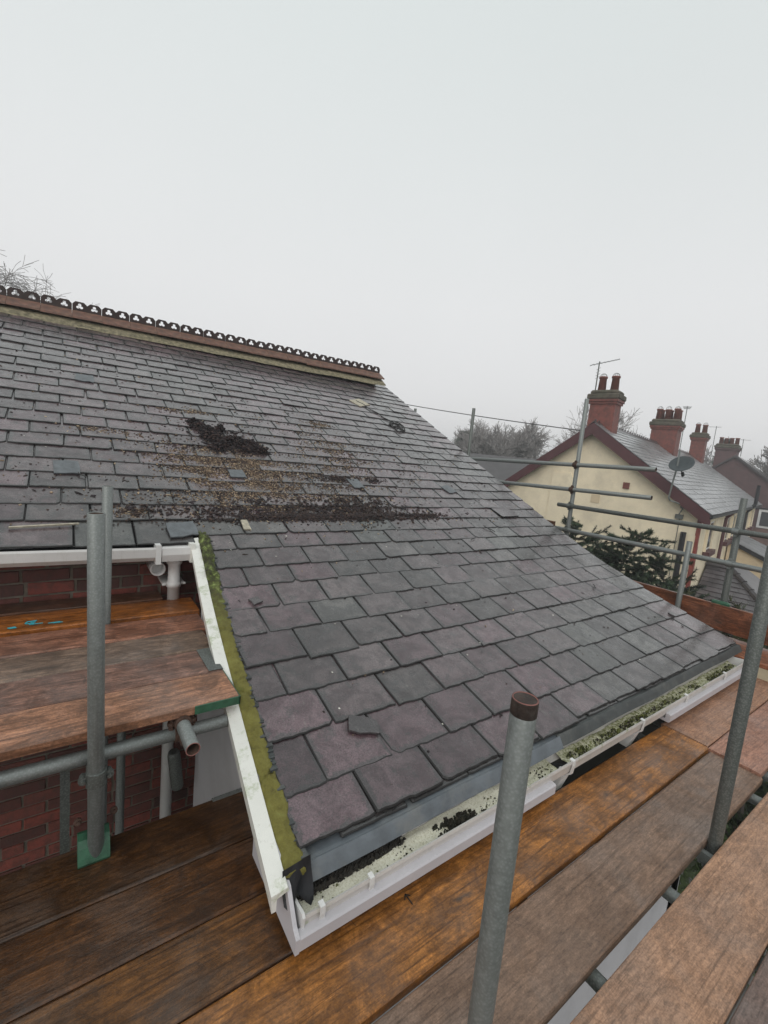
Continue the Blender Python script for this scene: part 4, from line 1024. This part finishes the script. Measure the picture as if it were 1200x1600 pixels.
lb(B().poly([(2.33, 1.50), (3.2, 2.1), (3.36, 2.0), (3.36, 1.2), (2.33, 1.2)], 'yz', 7.46, 8.34), 'lead_flashing', 'lead', nh)
# aerials
def aerial(a, b_, z0, z1, parent, s=1.0, d=(0, 1, 0), kind=0):
    bb = B().tube((a, b_, z0), (a, b_, z1), .018, 6); d = Vector(d).normalized(); n = Vector((-d.y, d.x, 0))
    base = Vector((a, b_, z1 - .06)); bb.tube(base - d * .25 * s, base + d * .55 * s, .010, 5)
    for k in range(8):
        p = base + d * (-.2 + .1 * k) * s; w = (.16 - .006 * k) * s; bb.tube(p - n * w, p + n * w, .006, 4)
    if kind: 
        for k in range(4): bb.tube(base + Vector((-.0, 0, -.16 - .09 * k)) - n * .2, base + Vector((0, 0, -.16 - .09 * k)) + n * .2, .006, 4)
    o = lb(bb, 'tv_aerial', 'galvdark', parent); return o
aerial(.70, 3.42, 2.4, 4.02, nh, 1.1, (.5, -.7, .25), 1)
aerial(13.0, 3.2, 1.9, 4.4, nh, 1.2, (1, .2, 0)); 
# satellite dish on its bent pole
dc = Vector((-.35, .58, .98)); nd = Vector((-.75, .1, .75)).normalized()
b = B(); b.lathe(dc, nd, [(.02, 0), (.13, .012), (.22, .04), (.29, .075), (.285, .082), (.21, .05), (.12, .022), (.02, .012)], 28); dsh = lb(b, 'satellite_dish', 'dish', nh, True)
b = B(); b.path([(.11, .42, -.02), (-.03, .42, -.02), (-.10, .50, -.02), (-.2, .60, .02), (-.28, .72, .05), (-.33, .75, .12), (-.36, .72, .50), (-.36, .68, .92), (-.36, .68, 1.36)], .022, 8); q = lb(b, 'dish_mast', 'galv', dsh); q.location = (0, 0, 0)
b = B(); lnb = dc - nd * .03 + Vector((-.15, -.06, -.16)); b.path([tuple(dc + Vector((0, .1, -.02))), tuple(lnb)], .014, 6); b.tube(lnb, lnb - nd * .10, .04, 8); q = lb(b, 'receiver_arm', 'blackpaint', dsh); q.location = (0, 0, 0)
b = B().box(.04, .12, .36, .52, -.13, -.02).box(.03, .12, .42, .60, -.42, -.30).path([(.11, .50, -.4), (.11, .50, -4)], .01, 4).path([(.08, .45, -.1), (.05, .53, -.32)], .015, 5); lb(b, 'wall_bracket', 'galvdark', nh)
# hipped outbuilding roof against the long wall (slates face the camera)
def grid_roof(P, name, parent, g=.2, w=.26, mat='farslate2', label=None):
    """P: top-left, top-right, bottom-right, bottom-left of a slope"""
    tl, tr_, br, bl = [Vector(p) for p in P]; bb = B(); n = int(((tl - bl).length) / g); Nn = (tr_ - bl).cross(tl - bl).normalized()
    if Nn.z < 0: Nn = -Nn
    for k in range(n):
        t0, t1 = k / n, (k + 1) / n; L0, R0 = bl.lerp(tl, t0), br.lerp(tr_, t0); L1, R1 = bl.lerp(tl, t1), br.lerp(tr_, t1)
        m = max(1, int((R0 - L0).length / w)); off = .5 * (k % 2)
        cuts = [0] + [(i + off) / m for i in range(1 if off == 0 else 0, m) if 0 < (i + off) / m < 1] + [1]
        for u0, u1 in zip(cuts[:-1], cuts[1:]):
            e = .004 / max(.5, (R0 - L0).length); u0 += e; u1 -= e; h = .02 + random.uniform(0, .01); c = random.random()
            p = [L0.lerp(R0, u0) + Nn * h, L0.lerp(R0, u1) + Nn * h, L1.lerp(R1, u1) + Nn * .004, L1.lerp(R1, u0) + Nn * .004, L0.lerp(R0, u0), L0.lerp(R0, u1)]
            bb.add([tuple(q) for q in p], [(0, 1, 2, 3), (4, 5, 1, 0), (4, 0, 3), (5, 2, 1)], 0, (c, c, c))
    o = lb(bb, name, mat, parent); o['kind'] = 'stuff'; return o
def sub(name, label, cat):
    e = empty(name, (13.53, 4.536, GZ), label, cat); e.rotation_euler = (0, 0, NA); return e
ob1 = sub('outbuilding', 'low outbuilding with a dark hipped slate roof against the cream house wall, at the right', 'outbuilding')
lb(B().poly([(-.05, -3.16), (-.05, ZG), (-2.0, ZG), (-2.0, -3.16)], 'yz', .45, 3.8), 'wall', 'cream2', ob1)
grid_roof([(2.38, -.03, -1.83), (2.38, -.62, -1.83), (.10, -2.35, -3.10), (.10, -.03, -3.10)], 'slates', ob1, .19, .30)
b = B().add([(2.38, -.62, -1.84), (4.3, -.62, -1.84), (4.3, -2.6, -3.12), (.10, -2.37, -3.12), (2.38, -.01, -1.84), (4.3, -.01, -1.84), (.1, -.01, -3.12)], [(0, 3, 2, 1), (0, 1, 5, 4), (0, 4, 6, 3)]); lb(b, 'roof', 'farslate2', ob1)
b = B()
for k in range(9):
    p = Vector((2.38, -.62, -1.81)).lerp(Vector((.10, -2.37, -3.08)), k / 9); q = Vector((2.38, -.62, -1.81)).lerp(Vector((.10, -2.37, -3.08)), (k + .97) / 9); b.tube(p + Vector((0, 0, .0)), q + Vector((0, 0, .018)), .085, 8)
b.tube((2.38, -.0, -1.80), (2.38, -.62, -1.80), .08, 8); lb(b, 'hip_tiles', 'farslate2', ob1)
ob2 = sub('lean_to', 'tan rendered lean-to with a pale wet slate roof beyond the hipped outbuilding', 'outbuilding')
b = B(); b.poly([(-.02, ZG), (-.02, -1.50), (-3.2, -2.86), (-3.2, ZG)], 'yz', 7.0, 10.5); lb(b, 'wall', 'cream2', ob2)
b = B(); b.poly([(-.01, -1.36), (-3.3, -2.76), (-3.3, -2.90), (-.01, -1.50)], 'yz', 6.9, 10.6); lb(b, 'roof', 'blackpaint', ob2)
sb = B(); al = math.atan2(1.40, 3.29)
far_slates(sb, 6.88, 10.6, 3.55, Vector((0, -3.3, -2.75)), Vector((1, 0, 0)), Vector((0, math.cos(al), math.sin(al))), Vector((0, -math.sin(al), math.cos(al))), .2, .3)
o = lb(sb, 'slates', 'farslate', ob2); o['kind'] = 'stuff'
# far purple-brown house
fh = sub('brick_house', 'far purple-brown house with a dark chimney of four pots, behind the cream house', 'house')
b = B(); b.poly([(1.8, 2.50), (6.5, -1.3), (6.5, ZG), (-5.5, ZG), (-5.5, -3.1)], 'yz', 22, 30); lb(b, 'wall', 'purple', fh)
b = B(); b.poly([(1.8, 2.62), (6.6, -1.25), (6.6, -1.38), (1.8, 2.48), (-5.7, -3.15), (-5.7, -3.0)], 'yz', 21.85, 30.2); lb(b, 'roof', 'farslate2', fh)
chimney(22.1, 23.4, 1.80, 2.92, 1.2, 3.30, 4, par=fh, bm='purple', guards=False)
aerial(22.1, 3.1, 2, 4.4, fh, 1.1, (0, 1, 0)); aerial(23.4, 1.7, 2.6, 3.75, fh, .7, (.3, -1, 0))
w = lb(B().box(21.94, 22.02, -2.2, .13, -1.75, -.62), 'window', 'pvc', fh)
for s in (-.42, -1.15, -1.95): q = lb(B().box(21.93, 21.938, s - .25, s + .42, -1.62, -.75), 'pane', 'glass', w); q.location = (0, 0, 0)
lb(B().box(21.92, 22.03, -4, .3, -.60, -.50), 'lintel', 'blackpaint', fh); lb(B().box(21.95, 22.04, -4, .3, -3.0, -1.80), 'brick_panel', 'farbrick', fh)
# dark-roofed building between the slate roof and the cream gable
dh = empty('dark_roofed_house', (20.5, 18.2, GZ), 'low building of which only a dark slate roof shows, left of the cream gable', 'house')
dv = Vector((.70, -.71, 0)); nv = Vector((-.71, -.70, 0)); c0 = Vector((19.9, 16.7, .50))
b = B(); P = [c0 - dv * 6, c0 + dv * 5]; dn = Vector((0, 0, -2.6))
b.add([P[0], P[1], P[1] + nv * 4 + dn, P[0] + nv * 4 + dn, P[1] - nv * 4 + dn, P[0] - nv * 4 + dn], [(0, 3, 2, 1), (0, 1, 4, 5)]); b.build('roof', 'farslate2', dh)
b = B(); q = [P[0] + nv * 3.8, P[1] + nv * 3.8, P[1] - nv * 3.8, P[0] - nv * 3.8]; b.add([Vector((p.x, p.y, -2.2)) for p in q] + [Vector((p.x, p.y, GZ)) for p in q], [(0, 1, 5, 4), (1, 2, 6, 5), (2, 3, 7, 6), (3, 0, 4, 7)]); b.build('wall', 'farbrick', dh)
# overhead cable
b = B(); pa, pq = Vector((11.0, 21.3, 3.05)), Vector((13.32, 8.01, 1.30)); pts = [pa.lerp(pq, k / 30) - Vector((0, 0, .12 * math.sin(math.pi * k / 30))) for k in range(31)]
b.path(pts, .016, 5); tag(b.build('overhead_cable', 'blackcable'), 'thin overhead cable running from behind the slate roof to the cream house chimney', 'cable')

# ------------------------------------------------------------------ TREES AND SHRUBS
def bare_tree(base, height, spread, label, cat='tree', mat='barkfar', depth=6, droop=0.0, r0=.18, seed=1, lean=(0, 0), kids=(3, 5), first=.28, group=None, name='bare_tree', rmin=.010):
    rnd = random.Random(seed); root = empty(name, base, label, cat, group)
    tk = B(); cr = B()
    def grow(p, d, L, r, lv):
        b_ = tk if lv <= 1 else cr
        n = 3 if lv < 3 else 2; q = Vector(p); dd = Vector(d); pts = [(q.copy(), r)]
        for k in range(n):
            dd = (dd + Vector((rnd.uniform(-1, 1), rnd.uniform(-1, 1), rnd.uniform(-.6, .8) - droop * (lv - 1.5) * .5)) * (.13 + .035 * lv)).normalized()
            q = q + dd * L / n; pts.append((q.copy(), max(rmin, r * (1 - .45 * (k + 1) / n))))
        for (a_, ra), (c_, rb) in zip(pts[:-1], pts[1:]): b_.tube(a_, c_, ra, 7 if lv < 2 else 3, r2=rb, caps=False)
        if lv >= depth: return
        m = rnd.randint(*kids)
        for k in range(m):
            t = rnd.uniform(.35, 1.0) if lv else rnd.uniform(.45, 1.0); i = min(n - 1, int(t * n)); a_ = pts[i][0].lerp(pts[i + 1][0], t * n - i); ra = pts[i][1]
            ax = Vector((rnd.uniform(-1, 1), rnd.uniform(-1, 1), rnd.uniform(-.3, .5))).normalized()
            nd_ = (dd * 1.0 + ax * spread * (.8 if lv else .75)).normalized()
            grow(a_, nd_, L * rnd.uniform(.58, .80), max(rmin, ra * .62), lv + 1)
        grow(pts[-1][0], dd, L * .7, pts[-1][1] * .8, lv + 1)
    grow(Vector((0, 0, 0)), Vector((lean[0], lean[1], 1)).normalized(), height * first, r0, 0)
    zmax = max(p[2] for p in cr.v); s = height / zmax
    for b_ in (tk, cr): b_.v = [(p[0] * s, p[1] * s, p[2] * s) for p in b_.v]
    for b_, nm in ((tk, 'trunk'), (cr, 'crown')):
        o = b_.build(nm, mat); o.parent = root
    return root
bare_tree((28.4, 15.4, GZ), 10.3, 1.15, 'bare spreading tree behind the nearest chimney of the cream house', depth=6, seed=4, rmin=.007, first=.22, kids=(3, 5))
bare_tree((28.6, 25.6, GZ), 9.7, 1.0, 'bare round-headed tree between two dark conifers beyond the slate roof', depth=6, seed=9, rmin=.009, first=.20, kids=(4, 5))
bare_tree((31.5, 23.2, GZ), 7.2, .9, 'small bare tree right of the dark conifers beyond the slate roof', depth=5, seed=12, rmin=.02)
bare_tree((24.6, 27.5, GZ), 7.4, .9, 'small bare tree at the left foot of the conifers, touching the roof edge', depth=5, seed=15, rmin=.018)
bare_tree((40.5, 9.2, GZ), 9.0, .9, 'bare tree at the right edge of the picture beyond the far brown house', depth=6, seed=21, rmin=.02)
bare_tree((44.0, 15.0, GZ), 8.9, .9, 'faint bare tree between the cream house chimneys and the far brown house', depth=5, seed=23, rmin=.02)
bare_tree((-3.4, 16.8, GZ), 12.0, .95, 'bare birch with fine drooping twigs at the left edge above the ridge', depth=7, droop=.22, seed=33, r0=.13, rmin=.004, mat='barkfar', first=.24, kids=(3, 4))
bare_tree((1.0, 17.5, GZ), 8.8, .9, 'low bare treetop showing just over the pierced ridge tiles at left', depth=6, seed=37, rmin=.006, droop=.3)
def conifer(base, height, radius, label, shape=1.0, cols=((.016, .026, .018), (.028, .040, .026), (.045, .058, .040)), n=9000, size=.11, seed=3, name='conifer_tree', clumps=60, z0=.1):
    rnd = random.Random(seed); root = empty(name, base, label, 'tree')
    o = B().tube((0, 0, 0), (0, 0, height * .9), .15, 8, r2=.03).build('trunk', 'bark'); o.parent = root
    V = []; F = []; C_ = []; cl = []
    for k in range(clumps):
        t = rnd.random() ** .8; z = height * (z0 + (1 - z0) * t); rr = radius * ((1 - t) ** shape) * rnd.uniform(.35, 1.0) + .05; a = rnd.uniform(0, 6.28); cl.append((rr * math.cos(a), rr * math.sin(a), z, radius * rnd.uniform(.16, .34) * (1.15 - .75 * t), rnd.choice(cols)))
    for k in range(n):
        c = rnd.choice(cl); v = Vector((rnd.gauss(0, 1), rnd.gauss(0, 1), rnd.gauss(0, .8))) * c[3] * .6; p = Vector(c[:3]) + v
        if p.z > height: continue
        d = (Vector((p.x, p.y, 0)).normalized() * .8 + Vector((rnd.uniform(-.6, .6), rnd.uniform(-.6, .6), rnd.uniform(-.1, .8)))).normalized(); s = size * rnd.uniform(.5, 1.4); w = d.orthogonal().normalized() * s * .3
        o_ = len(V); V += [p - w, p + w, p + d * s]; F.append((o_, o_ + 1, o_ + 2)); m = rnd.uniform(.7, 1.4); C_ += [(c[4][0] * m, c[4][1] * m, c[4][2] * m, 1)] * 3
    me = bpy.data.meshes.new('crown'); me.from_pydata([tuple(v) for v in V], [], F); me.materials.append(M['leaf']); at = me.color_attributes.new('tone', 'FLOAT_COLOR', 'CORNER'); at.data.foreach_set('color', np.array(C_).ravel()); me.update()
    o = bpy.data.objects.new('crown', me); COL.objects.link(o); o.parent = root
    return root
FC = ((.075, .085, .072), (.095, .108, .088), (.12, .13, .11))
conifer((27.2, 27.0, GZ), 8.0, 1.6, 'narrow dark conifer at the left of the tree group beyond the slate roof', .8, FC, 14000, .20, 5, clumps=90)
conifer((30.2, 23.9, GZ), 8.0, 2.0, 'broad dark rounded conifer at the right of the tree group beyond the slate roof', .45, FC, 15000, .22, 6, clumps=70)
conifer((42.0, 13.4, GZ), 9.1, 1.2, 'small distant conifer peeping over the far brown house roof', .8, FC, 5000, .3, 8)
# fir shrub in front of the cream house: leaders, side shoots and needles
def fir(base, leaders, label, seed=2, needle=.055, dens=46, name='fir_shrub', cols=((.018, .036, .016), (.028, .050, .022), (.045, .068, .032), (.012, .022, .012)), side=1.0):
    rnd = random.Random(seed); root = empty(name, base, label, 'shrub'); st = B(); V = []; F = []; C_ = []
    def shoot(p, d, L, r, lv):
        n = max(3, int(L / .09)); q = Vector(p); dd = Vector(d)
        for k in range(n):
            nd_ = (dd + Vector((rnd.uniform(-1, 1), rnd.uniform(-1, 1), rnd.uniform(-.4, .9))) * .13).normalized(); q2 = q + nd_ * L / n
            st.tube(q, q2, max(.003, r * (1 - k / n)), 4, r2=max(.003, r * (1 - (k + 1) / n)), caps=False)
            cnt = int(dens * (L / n) / .09 * (1 if lv else .6)); c0 = rnd.choice(cols)
            for m in range(cnt):
                b_ = q.lerp(q2, rnd.random()); sd = nd_.cross(Vector((rnd.uniform(-1, 1), rnd.uniform(-1, 1), rnd.uniform(-1, 1)))).normalized()
                e = (sd + nd_ * .7).normalized() * needle * rnd.uniform(.6, 1.3); w = e.cross(nd_).normalized() * needle * .10
                o_ = len(V); V.extend([b_ - w, b_ + w, b_ + e]); F.append((o_, o_ + 1, o_ + 2)); mm = rnd.uniform(.6, 1.5); C_.extend([(c0[0] * mm, c0[1] * mm, c0[2] * mm, 1)] * 3)
            if lv < 2 and (lv or k > n * .15):
                for m in range(rnd.randint(2, 3) if lv == 0 else rnd.randint(0, 1) + (k % 2)):
                    a = rnd.uniform(0, 6.28); out = Vector((math.cos(a), math.sin(a), rnd.uniform(-.1, .45))).normalized()
                    if lv: out = (out * .6 + dd).normalized()
                    t = 1 - k / n
                    shoot(q, out, (L * (.20 + .42 * t) * rnd.uniform(.6, 1.1) * side if lv == 0 else L * .42 * rnd.uniform(.5, 1)), r * .45, lv + 1)
            q = q2; dd = nd_
    for (dx, dy, z0_, h, lx, ly) in leaders: shoot(Vector((dx, dy, z0_)), Vector((lx, ly, 1)).normalized(), h, .03, 0)
    o = st.build('stem', 'bark'); o.parent = root
    me = bpy.data.meshes.new('foliage'); me.from_pydata([tuple(v) for v in V], [], F); me.materials.append(M['leaf']); at = me.color_attributes.new('tone', 'FLOAT_COLOR', 'CORNER'); at.data.foreach_set('color', np.array(C_).ravel()); me.update()
    o = bpy.data.objects.new('foliage', me); COL.objects.link(o); o.parent = root
    B().tube((0, 0, 0), (0, 0, 3.4), .10, 8, r2=.04).build('trunk', 'bark').parent = root
    return root
fir((8.2, 3.85, GZ), [(-.45, .75, 2.9, 1.80, -.02, .03), (-.12, .12, 2.8, 1.90, .02, 0), (-.3, .42, 2.9, 1.45, 0, 0), (.15, -.35, 2.8, 1.35, .03, -.05), (.25, -.72, 2.7, 1.65, .02, -.04), (-.1, -.15, 2.7, 1.35, -.1, -.1), (.35, -.95, 2.6, 1.25, .0, -.12)], 'dark green fir shrub with upright shoots in front of the cream gable', side=1.15)
conifer((6.9, 1.35, GZ), 2.6, 1.5, 'dark green bush far below the platform, seen through the gap between the boards', .5, ((.02, .035, .01), (.035, .055, .015), (.05, .075, .02)), 5000, .14, 11, 'garden_bush', 40)
fir((7.75, 2.25, GZ), [(-.15, .15, 3.0, .95, -.05, .1), (.0, -.15, 3.0, .92, .1, -.2), (.1, -.5, 2.9, 1.0, .1, -.3), (0, .5, 2.9, .9, 0, .2), (.1, -1.0, 2.7, 1.1, .1, -.2)], 'low scrubby shrub showing above the timber toe board in front of the hipped roof', seed=8, needle=.11, dens=10, cols=((.05, .055, .02), (.08, .085, .035), (.03, .035, .015)), name='scrubby_shrub')

# ------------------------------------------------------------------ light mist
hz = B().box(-320, 320, -220, 420, GZ - 1, 7.5)
hm = bpy.data.materials.new('mist'); hm.use_nodes = True; ht = hm.node_tree; ht.nodes.clear()
pv = ht.nodes.new('ShaderNodeVolumePrincipled'); pv.inputs['Density'].default_value = .0045; pv.inputs['Color'].default_value = (.93, .95, .96, 1); pv.inputs['Anisotropy'].default_value = .1
ho = ht.nodes.new('ShaderNodeOutputMaterial'); ht.links.new(pv.outputs[0], ho.inputs['Volume']); M['mist'] = hm
o = hz.build('haze', 'mist'); o['kind'] = 'stuff'; o['label'] = 'thin pale winter mist softening the trees and far houses'
